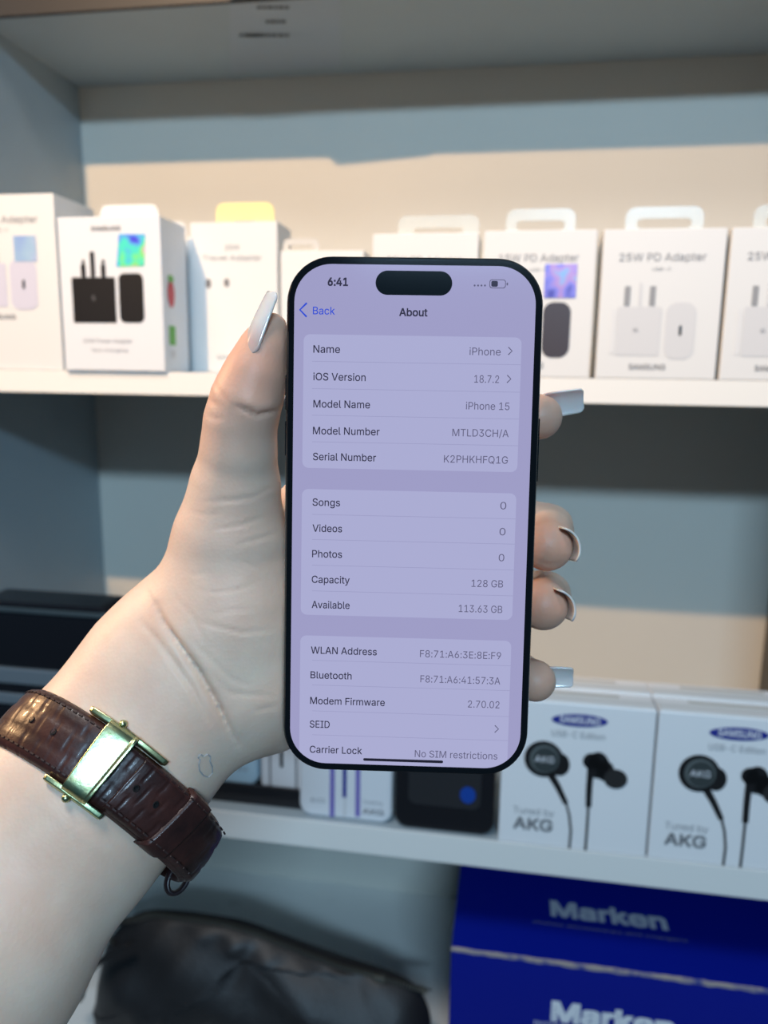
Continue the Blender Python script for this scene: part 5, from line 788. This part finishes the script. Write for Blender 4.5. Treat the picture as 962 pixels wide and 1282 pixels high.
keep = lbl == cnts.argmax(); remap = np.cumsum(keep) - 1
Q = remap[Q[keep[Q[:, 0]]]]; V = V[keep]
# smooth the grid steps away (Taubin), then press in the skin creases
e1 = np.concatenate([Q[:, [0, 1]], Q[:, [1, 2]], Q[:, [2, 3]], Q[:, [3, 0]]]); deg = np.bincount(e1.ravel(), minlength=len(V)).astype(float)[:, None]
def lap(P):
    s = np.zeros_like(P)
    for k in range(3): s[:, k] = np.bincount(e1[:, 0], P[e1[:, 1], k], len(P)) + np.bincount(e1[:, 1], P[e1[:, 0], k], len(P))
    return s / deg - P
for _ in range(5): V = V + .5 * lap(V); V = V - .52 * lap(V)
def normals(P):
    n = np.cross(P[Q[:, 2]] - P[Q[:, 0]], P[Q[:, 3]] - P[Q[:, 1]]); N_ = np.zeros_like(P)
    for j in range(4):
        for k in range(3): N_[:, k] += np.bincount(Q[:, j], n[:, k], len(P))
    return N_ / (np.linalg.norm(N_, axis=1)[:, None] + 1e-12)
NN = normals(V)
U_ = V[:, 0] / V[:, 2] * F + CX; W_ = -V[:, 1] / V[:, 2] * F + CY
facing = (NN * V).sum(1) < 0
creases = [  # polyline in the view, depth mm, half-width px
 ([(196, 758), (206, 780), (222, 802), (250, 842), (274, 884), (297, 932)], 2.1, 4.6), ([(176, 778), (196, 800), (220, 832), (240, 862), (262, 905)], .8, 3.8),
 ([(298, 508), (322, 519), (350, 513)], 1.0, 3.5), ([(268, 478), (276, 492), (286, 502)], .3, 3), ([(262, 500), (272, 508)], .25, 3), ([(258, 520), (268, 524), (280, 524)], .25, 3),
 ([(250, 628), (285, 627), (318, 622), (348, 606)], .22, 3), ([(262, 664), (300, 658), (334, 646)], .22, 2.5), ([(292, 684), (320, 676), (350, 666)], .22, 2.5), ([(236, 640), (262, 646), (280, 640)], .15, 2.5),
 ([(240, 738), (270, 742), (300, 738), (326, 728)], .15, 2.5), ([(244, 776), (276, 786), (304, 792), (348, 788)], .28, 2.5), ([(240, 800), (262, 822), (290, 850), (320, 862)], .22, 3), ([(262, 770), (290, 764), (318, 762)], .15, 2.5),
 ([(260, 840), (290, 868), (344, 872)], .22, 3), ([(224, 840), (246, 872), (258, 900)], .15, 2.5), ([(300, 700), (330, 716)], .15, 2.5), ([(214, 742), (240, 770), (262, 812)], .2, 3), ([(230, 716), (248, 720), (262, 716)], .15, 2.2),
 ([(318, 890), (348, 884)], .2, 3), ([(668, 700), (688, 707), (706, 704)], .2, 2.5)]
disp_ = np.zeros(len(V))
for P, dep, hw in creases:
    best = np.full(len(V), 1e9); along = np.zeros(len(V)); side = np.zeros(len(V)); Ls = [math.hypot(b[0] - a[0], b[1] - a[1]) for a, b in zip(P, P[1:])]; acc = 0
    for (x0_, y0_), (x1_, y1_), l_ in zip(P, P[1:], Ls):
        dx, dy = x1_ - x0_, y1_ - y0_; t = np.clip(((U_ - x0_) * dx + (W_ - y0_) * dy) / (dx * dx + dy * dy), 0, 1)
        d_ = np.hypot(U_ - x0_ - t * dx, W_ - y0_ - t * dy); m_ = d_ < best
        best = np.where(m_, d_, best); along = np.where(m_, (acc + t * l_) / sum(Ls), along); side = np.where(m_, np.sign(dx * (W_ - y0_) - dy * (U_ - x0_)), side); acc += l_
    tap = np.clip(np.sin(np.pi * np.clip(along, .02, .98)), 0, 1) ** .6
    big = dep > .9
    disp_ -= np.where(facing, tap * dep * .001 * (np.exp(-(best / hw) ** 2) - (.55 if big else .25) * np.exp(-(best / (hw * (5 if big else 3))) ** 2) * (np.where(side < 0, 1, .1) if big else 1)), 0)
V = V + NN * disp_[:, None]
RM = np.array(R); VW = np.array(O) + (V * [1, 1, -1]) @ RM.T
person = empty('person', O + R @ Vector((-.06, -.05, -.24)), "person's pale left hand and forearm with long milky nails holding up the phone", 'person')
me = bpy.data.meshes.new('hand_and_forearm')
loc0 = np.array(person.location)
me.from_pydata((VW - loc0).tolist(), [], Q[:, ::-1].tolist() ); me.update()
bm = bmesh.new(); bm.from_mesh(me); bmesh.ops.recalc_face_normals(bm, faces=bm.faces); bm.to_mesh(me); bm.free()
me.polygons.foreach_set('use_smooth', [True] * len(me.polygons))
# skin tone: own pinkness at finger pads and paler forearm, stored per vertex
pink = np.zeros(len(V))
for (u, v, d, r, s) in ((322, 462, .217, .021, .95), (682, 690, .232, .012, 1.0), (678, 762, .233, .011, 1.0), (680, 530, .235, .012, .75), (674, 858, .238, .011, .8), (300, 640, .215, .02, .25)):
    pink = np.maximum(pink, s * np.exp(-((V - C3(u, v, d)) ** 2).sum(1) / r ** 2))
ca = me.color_attributes.new('skin_pink', 'FLOAT_COLOR', 'POINT')
ca.data.foreach_set('color', np.stack([pink, pink, pink, np.ones(len(V))], 1).astype(np.float32).ravel())
skin = bpy.data.materials.new('skin'); skin.use_nodes = True; nt = skin.node_tree; bs = nt.nodes['Principled BSDF']
at_ = nt.nodes.new('ShaderNodeAttribute'); at_.attribute_name = 'skin_pink'
tc = nt.nodes.new('ShaderNodeTexCoord')
n1 = nt.nodes.new('ShaderNodeTexNoise'); n1.inputs['Scale'].default_value = 60; n1.inputs['Detail'].default_value = 4
r1 = nt.nodes.new('ShaderNodeValToRGB'); r1.color_ramp.elements[0].position = .3; r1.color_ramp.elements[1].position = .7
r1.color_ramp.elements[0].color = (.76, .51, .38, 1); r1.color_ramp.elements[1].color = (.82, .62, .48, 1)
mx = nt.nodes.new('ShaderNodeMixRGB'); mx.inputs[2].default_value = (.72, .35, .23, 1)
n2 = nt.nodes.new('ShaderNodeTexVoronoi'); n2.inputs['Scale'].default_value = 900
n3 = nt.nodes.new('ShaderNodeTexNoise'); n3.inputs['Scale'].default_value = 260; n3.inputs['Detail'].default_value = 6
ad = nt.nodes.new('ShaderNodeMath'); ad.operation = 'ADD'
bp = nt.nodes.new('ShaderNodeBump'); bp.inputs['Strength'].default_value = .09; bp.inputs['Distance'].default_value = .0004
for a_, b_ in ((tc.outputs['Object'], n1.inputs['Vector']), (tc.outputs['Object'], n2.inputs['Vector']), (tc.outputs['Object'], n3.inputs['Vector']),
               (n1.outputs['Fac'], r1.inputs['Fac']), (r1.outputs['Color'], mx.inputs[1]), (at_.outputs['Fac'], mx.inputs[0]), (mx.outputs[0], bs.inputs['Base Color']),
               (n2.outputs['Distance'], ad.inputs[0]), (n3.outputs['Fac'], ad.inputs[1]), (ad.outputs[0], bp.inputs['Height']), (bp.outputs[0], bs.inputs['Normal'])): nt.links.new(a_, b_)
bs.inputs['Roughness'].default_value = .48; bs.inputs['Specular IOR Level'].default_value = .4
bs.inputs['Subsurface Weight'].default_value = .25; bs.inputs['Subsurface Radius'].default_value = (1, .35, .2); bs.inputs['Subsurface Scale'].default_value = .0025
me.materials.append(skin)
hand = bpy.data.objects.new('hand_and_forearm', me); COL.objects.link(hand); hand.parent = person
BV = BVHTree.FromPolygons([Vector(p) for p in VW.tolist()], Q.tolist())

# nails
def nail_mat():
    m = bpy.data.materials.new('milky_nail'); m.use_nodes = True; nt = m.node_tree; b_ = nt.nodes['Principled BSDF']
    uv = nt.nodes.new('ShaderNodeUVMap'); sp = nt.nodes.new('ShaderNodeSeparateXYZ'); r = nt.nodes.new('ShaderNodeValToRGB')
    e_ = r.color_ramp.elements; e_[0].position = .22; e_[0].color = (.72, .50, .44, 1); e_[1].position = .52; e_[1].color = (.84, .78, .74, 1)
    nt.links.new(uv.outputs[0], sp.inputs[0]); nt.links.new(sp.outputs[0], r.inputs[0]); nt.links.new(r.outputs[0], b_.inputs['Base Color'])
    b_.inputs['Roughness'].default_value = .12; b_.inputs['Coat Weight'].default_value = .8; b_.inputs['Transmission Weight'].default_value = .15
    b_.inputs['Subsurface Weight'].default_value = .2; b_.inputs['Subsurface Scale'].default_value = .002
    return m
NM = nail_mat()
def nail(base, L, N_, length, width, curv, tipw=.7, bend=.0012, lab_=None):
    """base: centre of the nail root; L along the finger, N_ outward; curved both ways, with real thickness"""
    L = L.normalized(); N_ = (N_ - L * N_.dot(L)).normalized(); Wd = L.cross(N_)
    bm = bmesh.new(); uvl = bm.loops.layers.uv.new('UVMap'); nu, nv = 22, 14; T = .0006; G = []
    for side in (0, 1):
        g_ = []
        for i in range(nu + 1):
            t = i / nu
            wd = width * (1 - (1 - tipw) * t ** 1.3)
            if t < .18: wd *= math.sqrt(max(1 - (1 - t / .18) ** 2, .02))
            if t > .9: wd *= math.sqrt(max(1 - ((t - .9) / .1) ** 2 * .5, .0))
            row_ = []
            for j in range(nv + 1):
                s = (j / nv - .5) * 2
                th = s * wd / 2 / curv
                p = base + L * (length * t) + Wd * (curv * math.sin(th)) - N_ * (curv * (1 - math.cos(th))) + N_ * (bend * 4 * t * (1 - t) - .0010 * (1 - t) ** 3 * 0)
                rad = (Wd * math.sin(th) + N_ * math.cos(th))
                row_.append(bm.verts.new(p - rad * (T * side)))
            g_.append(row_)
        G.append(g_)
    def face(vs, ts):
        f = bm.faces.new(vs)
        for l, t in zip(f.loops, ts): l[uvl].uv = (t, 0)
    for side in (0, 1):
        g_ = G[side]
        for i in range(nu):
            for j in range(nv): face((g_[i][j], g_[i + 1][j], g_[i + 1][j + 1], g_[i][j + 1]), (i / nu, (i + 1) / nu, (i + 1) / nu, i / nu))
    for i in range(nu):
        for j in (0, nv): face((G[0][i][j], G[0][i + 1][j], G[1][i + 1][j], G[1][i][j]), (i / nu, (i + 1) / nu, (i + 1) / nu, i / nu))
    for j in range(nv):
        for i in (0, nu): face((G[0][i][j], G[0][i][j + 1], G[1][i][j + 1], G[1][i][j]), (i / nu,) * 4)
    bmesh.ops.translate(bm, verts=bm.verts, vec=-person.location)
    return obj('fingernail', bm, NM, person, smooth=True, label=lab_)
cv = lambda x, y, z: R @ Vector((x, y, -z))
nail(pt(302, 443, .2155), cv(.41, .91, .02), cv(-.70, .30, -.66), .0195, .0112, .0066, .66, .0004, 'long milky thumb nail')
nail(pt(674, 508, .2395), cv(1, .16, -.05), cv(-.16, .50, .86), .0140, .0100, .0070, .88, .0004)
nail(pt(707, 675, .2415), cv(.09, .0, -1), cv(.92, .38, 0), .0140, .0140, .0068, .95, .0004)
nail(pt(701, 747, .2425), cv(.09, .0, -1), cv(.90, .42, 0), .0138, .0135, .0066, .95, .0004)
nail(pt(674, 846, .2425), cv(1, .02, -.10), cv(-.05, .30, .95), .0108, .0085, .0062, .90, .0004)

# small heart tattoo lying on the skin
tp = [(251, 950), (249, 957), (250, 965), (255, 971), (261, 973), (266, 968), (266, 960), (263, 953), (264, 948), (260, 944), (255, 947), (251, 944), (248, 948), (251, 952)]
pts_ = []
for u, v in [p for a_, b_ in zip(tp, tp[1:]) for p in [(a_[0] + (b_[0] - a_[0]) * k / 3, a_[1] + (b_[1] - a_[1]) * k / 3) for k in range(3)]]:
    dr = (pt(u, v, 1) - O).normalized(); hit = BV.ray_cast(O, dr)
    if hit[0] is not None: pts_.append((hit[0], -dr))
bm = bmesh.new(); rr = []
for i, (p, n_) in enumerate(pts_):
    q2 = pts_[(i + 1) % len(pts_)][0]; d_ = (q2 - p); d_ = d_.normalized() if d_.length > 0 else Vector((1, 0, 0)); s_ = d_.cross(n_).normalized() * .00022
    rr.append([bm.verts.new(p - s_ + n_ * .00012 - person.location), bm.verts.new(p + s_ + n_ * .00012 - person.location)])
for A_, B_ in zip(rr, rr[1:]): bm.faces.new((A_[0], A_[1], B_[1], B_[0]))
obj('tattoo', bm, mat('tattoo_ink', (.40, .36, .34, 1), .6), person, label='thin grey heart outline tattoo')

# ------------------------------------------------------------------ wristwatch (strap side)
leather = mat('brown_croc_leather', (.060, .018, .013, 1), .38, .5, coat=.1, noise=(90, (.020, .007, .006, 1), .35, .65), bump=('noise', 300, .35, .0005))
gold = mat('polished_gold', (.62, .60, .30, 1), .30, metal=1.0, noise=(260, (.42, .52, .30, 1), .4, .6), bump=('noise', 700, .12, .0004))
stitch_m = mat('dark_stitching', (.03, .012, .010, 1), .6)
WC = pt(118, 975, .2325)                               # centre of the forearm under the strap
ax = (pt(222, 853, .241) - pt(0, 1128, .219)).normalized()        # elbow -> hand
tocam = (O - WC).normalized()
nrm_ = (ax + tocam * -.32).normalized()
ex = (cv(.8, -.6, 0)); ex = (ex - nrm_ * ex.dot(nrm_)).normalized()   # across the wrist, to the lower right
ey = nrm_.cross(ex).normalized()
if ey.dot(tocam) < 0: ey = -ey
watch = empty('wristwatch', WC, 'wristwatch on the wrist, seen from its brown crocodile leather strap and gold clasp', 'watch')
NT = 160
def rad_at(th, off):
    dr = ex * math.cos(th) + ey * math.sin(th); o_ = WC + nrm_ * off
    hit = BV.ray_cast(o_ + dr * .08, -dr, .08)
    return (hit[0] - o_).length if hit[0] is not None else .028
base_r = {}
for off in (-.009, 0, .009):
    arr = np.array([rad_at(2 * math.pi * i / NT, off) for i in range(NT)])
    for _ in range(6): arr = (np.roll(arr, 1) + arr * 2 + np.roll(arr, -1)) / 4
    base_r[off] = arr
def surf(th, off, lift):
    i = (th / (2 * math.pi) * NT) % NT; i0 = int(i); f = i - i0
    g = lambda a_: a_[i0 % NT] * (1 - f) + a_[(i0 + 1) % NT] * f
    s = off / .009
    r = (g(base_r[0]) * (1 - abs(s)) + g(base_r[.009 if s > 0 else -.009]) * abs(s))
    dr = ex * math.cos(th) + ey * math.sin(th)
    return nrm_ * off + dr * (r + lift)
def band(name, t0, t1, w0, w1, lift, thick, m, parent, n=80, pad=.0008, scale=True, tip=False, label=None, off0=0.0):
    bm = bmesh.new(); cols = 17; rows_o, rows_i = [], []
    for i in range(n + 1):
        t = i / n; th = math.radians(t0 + (t1 - t0) * t); wd = w0 + (w1 - w0) * t
        if tip and t > .9: wd *= math.sqrt(max(1 - ((t - .9) / .1) ** 2 * .8, .05))
        lf = lift(math.degrees(th)) if callable(lift) else lift
        ro, ri = [], []
        for j in range(cols):
            s = j / (cols - 1) * 2 - 1; off = s * wd / 2
            h = thick + pad * (1 - abs(s) ** 4)
            if scale:
                cell = th * .028 / .0052; row3 = s * 1.5
                gk = abs(((cell + (.5 if abs(row3) < .5 else 0)) % 1) - .5) * 2       # transverse grooves, staggered rows
                gl = min(abs(abs(row3) - .55) / .12, 1)
                h -= .00035 * (1 - min((1 - gk) / .14, 1)) + .00030 * (1 - gl)
            edge = max(abs(s) - .9, 0) / .1; h -= edge ** 2 * thick * .6
            ro.append(bm.verts.new(surf(th, off + off0, lf + h))); ri.append(bm.verts.new(surf(th, off + off0, lf)))
        rows_o.append(ro); rows_i.append(ri)
    for i in range(n):
        for j in range(cols - 1):
            bm.faces.new((rows_o[i][j], rows_o[i + 1][j], rows_o[i + 1][j + 1], rows_o[i][j + 1])); bm.faces.new((rows_i[i][j], rows_i[i][j + 1], rows_i[i + 1][j + 1], rows_i[i + 1][j]))
        for j in (0, cols - 1): bm.faces.new((rows_o[i][j], rows_o[i + 1][j], rows_i[i + 1][j], rows_i[i][j]))
    for i in (0, n):
        for j in range(cols - 1): bm.faces.new((rows_o[i][j], rows_o[i][j + 1], rows_i[i][j + 1], rows_i[i][j]))
    return obj(name, bm, m, parent, smooth=True, label=label)
loose = lambda d: .0003 + .0052 * math.exp(-((((d + 180) % 360) - 180 - 6) / 26) ** 2)      # the strap stands off the outer side of the wrist
SW = .0175
s1 = band('strap', 80, 262, SW, SW + .002, lambda d: .0003, .0018, leather, watch, 150)
s2 = band('strap', -82, 82, SW + .001, SW, loose, .0018, leather, watch, 150)
def at_strap(deg, off, lift):
    return surf(math.radians(deg), off, lift + (loose(deg) if deg < 82 else .0003))
def loop(name, deg, wdeg, m, lab_=None, over=.0026):
    b_ = band(name, deg - wdeg / 2, deg + wdeg / 2, SW + .0018, SW + .0018, lambda d: loose(d) - .0001 if d < 82 else .0002, over, m, watch, 14, .0005, scale=False, label=lab_)
    return b_
loop('strap_keeper', 35, 10, leather, None, .0044)
# tail of the strap lying over the lower part, beyond the keeper
band('strap_tail', 70, -8, SW - .001, SW - .0015, lambda d: loose(d) + .0018, .0012, leather, watch, 90, .0008, tip=True)
# stitching along both edges
def stitches(t0, t1, side, parent, lift):
    bm = bmesh.new(); d_ = t0
    while d_ < t1:
        a_ = at_strap(d_, side * (SW / 2 - .0017), lift); b_ = at_strap(d_ + 2.6, side * (SW / 2 - .0017), lift)
        t_ = (b_ - a_).normalized(); u_ = (a_.normalized()); s_ = t_.cross(u_).normalized() * .00022
        vs = [bm.verts.new(p) for p in (a_ - s_, a_ + s_, b_ + s_, b_ - s_)]; vt = [bm.verts.new(v_.co + u_ * .00028) for v_ in vs]
        bm.faces.new(vt); [bm.faces.new((vs[k], vs[(k + 1) % 4], vt[(k + 1) % 4], vt[k])) for k in range(4)]
        d_ += 4.2
    obj('stitching', bm, stitch_m, parent, kind='stuff')
for sd in (-1, 1):
    stitches(84, 175, sd, s1, .0024); stitches(14, 76, sd, s2, .0055 if 0 else .0046)
# punched holes: shallow dark cups with raised rims
def hole(deg, lift):
    c_ = at_strap(deg, 0, lift); n_ = (at_strap(deg, 0, lift + .001) - c_).normalized(); a_ = nrm_; b_ = n_.cross(a_)
    bm = bmesh.new(); R1, R2_ = .0010, .0006; N_ = 16
    r1_ = [bm.verts.new(c_ + (a_ * math.cos(t) + b_ * math.sin(t)) * R1) for t in [2 * math.pi * k / N_ for k in range(N_)]]
    r2_ = [bm.verts.new(c_ + n_ * .00025 + (a_ * math.cos(t) + b_ * math.sin(t)) * (R1 + R2_) / 2) for t in [2 * math.pi * k / N_ for k in range(N_)]]
    r3_ = [bm.verts.new(c_ - n_ * .0001 + (a_ * math.cos(t) + b_ * math.sin(t)) * R2_) for t in [2 * math.pi * k / N_ for k in range(N_)]]
    for A_, B_ in ((r1_, r2_), (r2_, r3_)):
        for k in range(N_): bm.faces.new((A_[k], A_[(k + 1) % N_], B_[(k + 1) % N_], B_[k]))
    bm.faces.new(r3_); obj('strap_hole', bm, mat('hole_black', (.004, .003, .003, 1), .9), watch, smooth=True)
for dg in (140, 123): hole(dg, .0026)
for dg in (65, 52): hole(dg, .0050)
# gold clasp: curved plate with a faceted front, hinge knobs and the folded wings under it
cl = band('clasp', 80, 98, SW + .003, SW + .003, lambda d: .0030 if d > 82 else .0040, .0012, gold, watch, 30, .0008, scale=False, label='polished gold clasp plate')
band('clasp_side', 60, 112, .0016, .0016, lambda d: .0004 if d > 82 else loose(d), .0022, gold, watch, 24, .0002, scale=False, off0=SW / 2 + .0012)
band('clasp_side', 66, 112, .0016, .0016, lambda d: .0004 if d > 82 else loose(d), .0022, gold, watch, 24, .0002, scale=False, off0=-SW / 2 - .0012)
for sd in (-1, 1):
    bm = bmesh.new(); bmesh.ops.create_uvsphere(bm, u_segments=12, v_segments=8, radius=.0012)
    p = at_strap(92, sd * (SW / 2 + .0025), .0016); bmesh.ops.translate(bm, verts=bm.verts, vec=p); obj('hinge_pin', bm, gold, watch, smooth=True)
# small engraved mark
# end ring of the strap at the lower right
bm = bmesh.new(); cR = at_strap(-12, -.0075, .0030) ; N1, N2 = 28, 8; RR = []
aa, bb = nrm_, (cR.normalized())
for i in range(N1):
    t = 2 * math.pi * i / N1; dr = aa * math.cos(t) * .0042 + bb * math.sin(t) * .0030
    nn = dr.normalized(); tt = aa.cross(bb).normalized(); RR.append([bm.verts.new(cR + dr + (nn * math.cos(2 * math.pi * j / N2) + tt * math.sin(2 * math.pi * j / N2) * 2.2) * .0009) for j in range(N2)])
for i in range(N1):
    for j in range(N2): bm.faces.new((RR[i][j], RR[(i + 1) % N1][j], RR[(i + 1) % N1][(j + 1) % N2], RR[i][(j + 1) % N2]))
obj('strap_loop', bm, mat('dark_loop_leather', (.02, .010, .012, 1), .35), watch, smooth=True)
# watch head on the far side of the wrist
dn = (-ey); cc_ = surf(math.radians(270), 0, 0)
bm = bmesh.new(); N1 = 40; L_ = []
for r_, h in ((.015, .0005), (.0170, .0012), (.0175, .0040), (.0165, .0062), (.0150, .0070)):
    L_.append([bm.verts.new(cc_ + dn * h + (ex * math.cos(t) + nrm_ * math.sin(t)) * r_) for t in [2 * math.pi * k / N1 for k in range(N1)]])
for A_, B_ in zip(L_, L_[1:]):
    for k in range(N1): bm.faces.new((A_[k], A_[(k + 1) % N1], B_[(k + 1) % N1], B_[k]))
bm.faces.new(L_[0]); bm.faces.new(L_[-1]); obj('watch_case', bm, gold, watch)
bm = bmesh.new(); bm.faces.new([bm.verts.new(cc_ + dn * .00705 + (ex * math.cos(t) + nrm_ * math.sin(t)) * .0145) for t in [2 * math.pi * k / N1 for k in range(N1)]]); obj('dial', bm, mat('ivory_dial', (.75, .72, .65, 1), .3), watch)
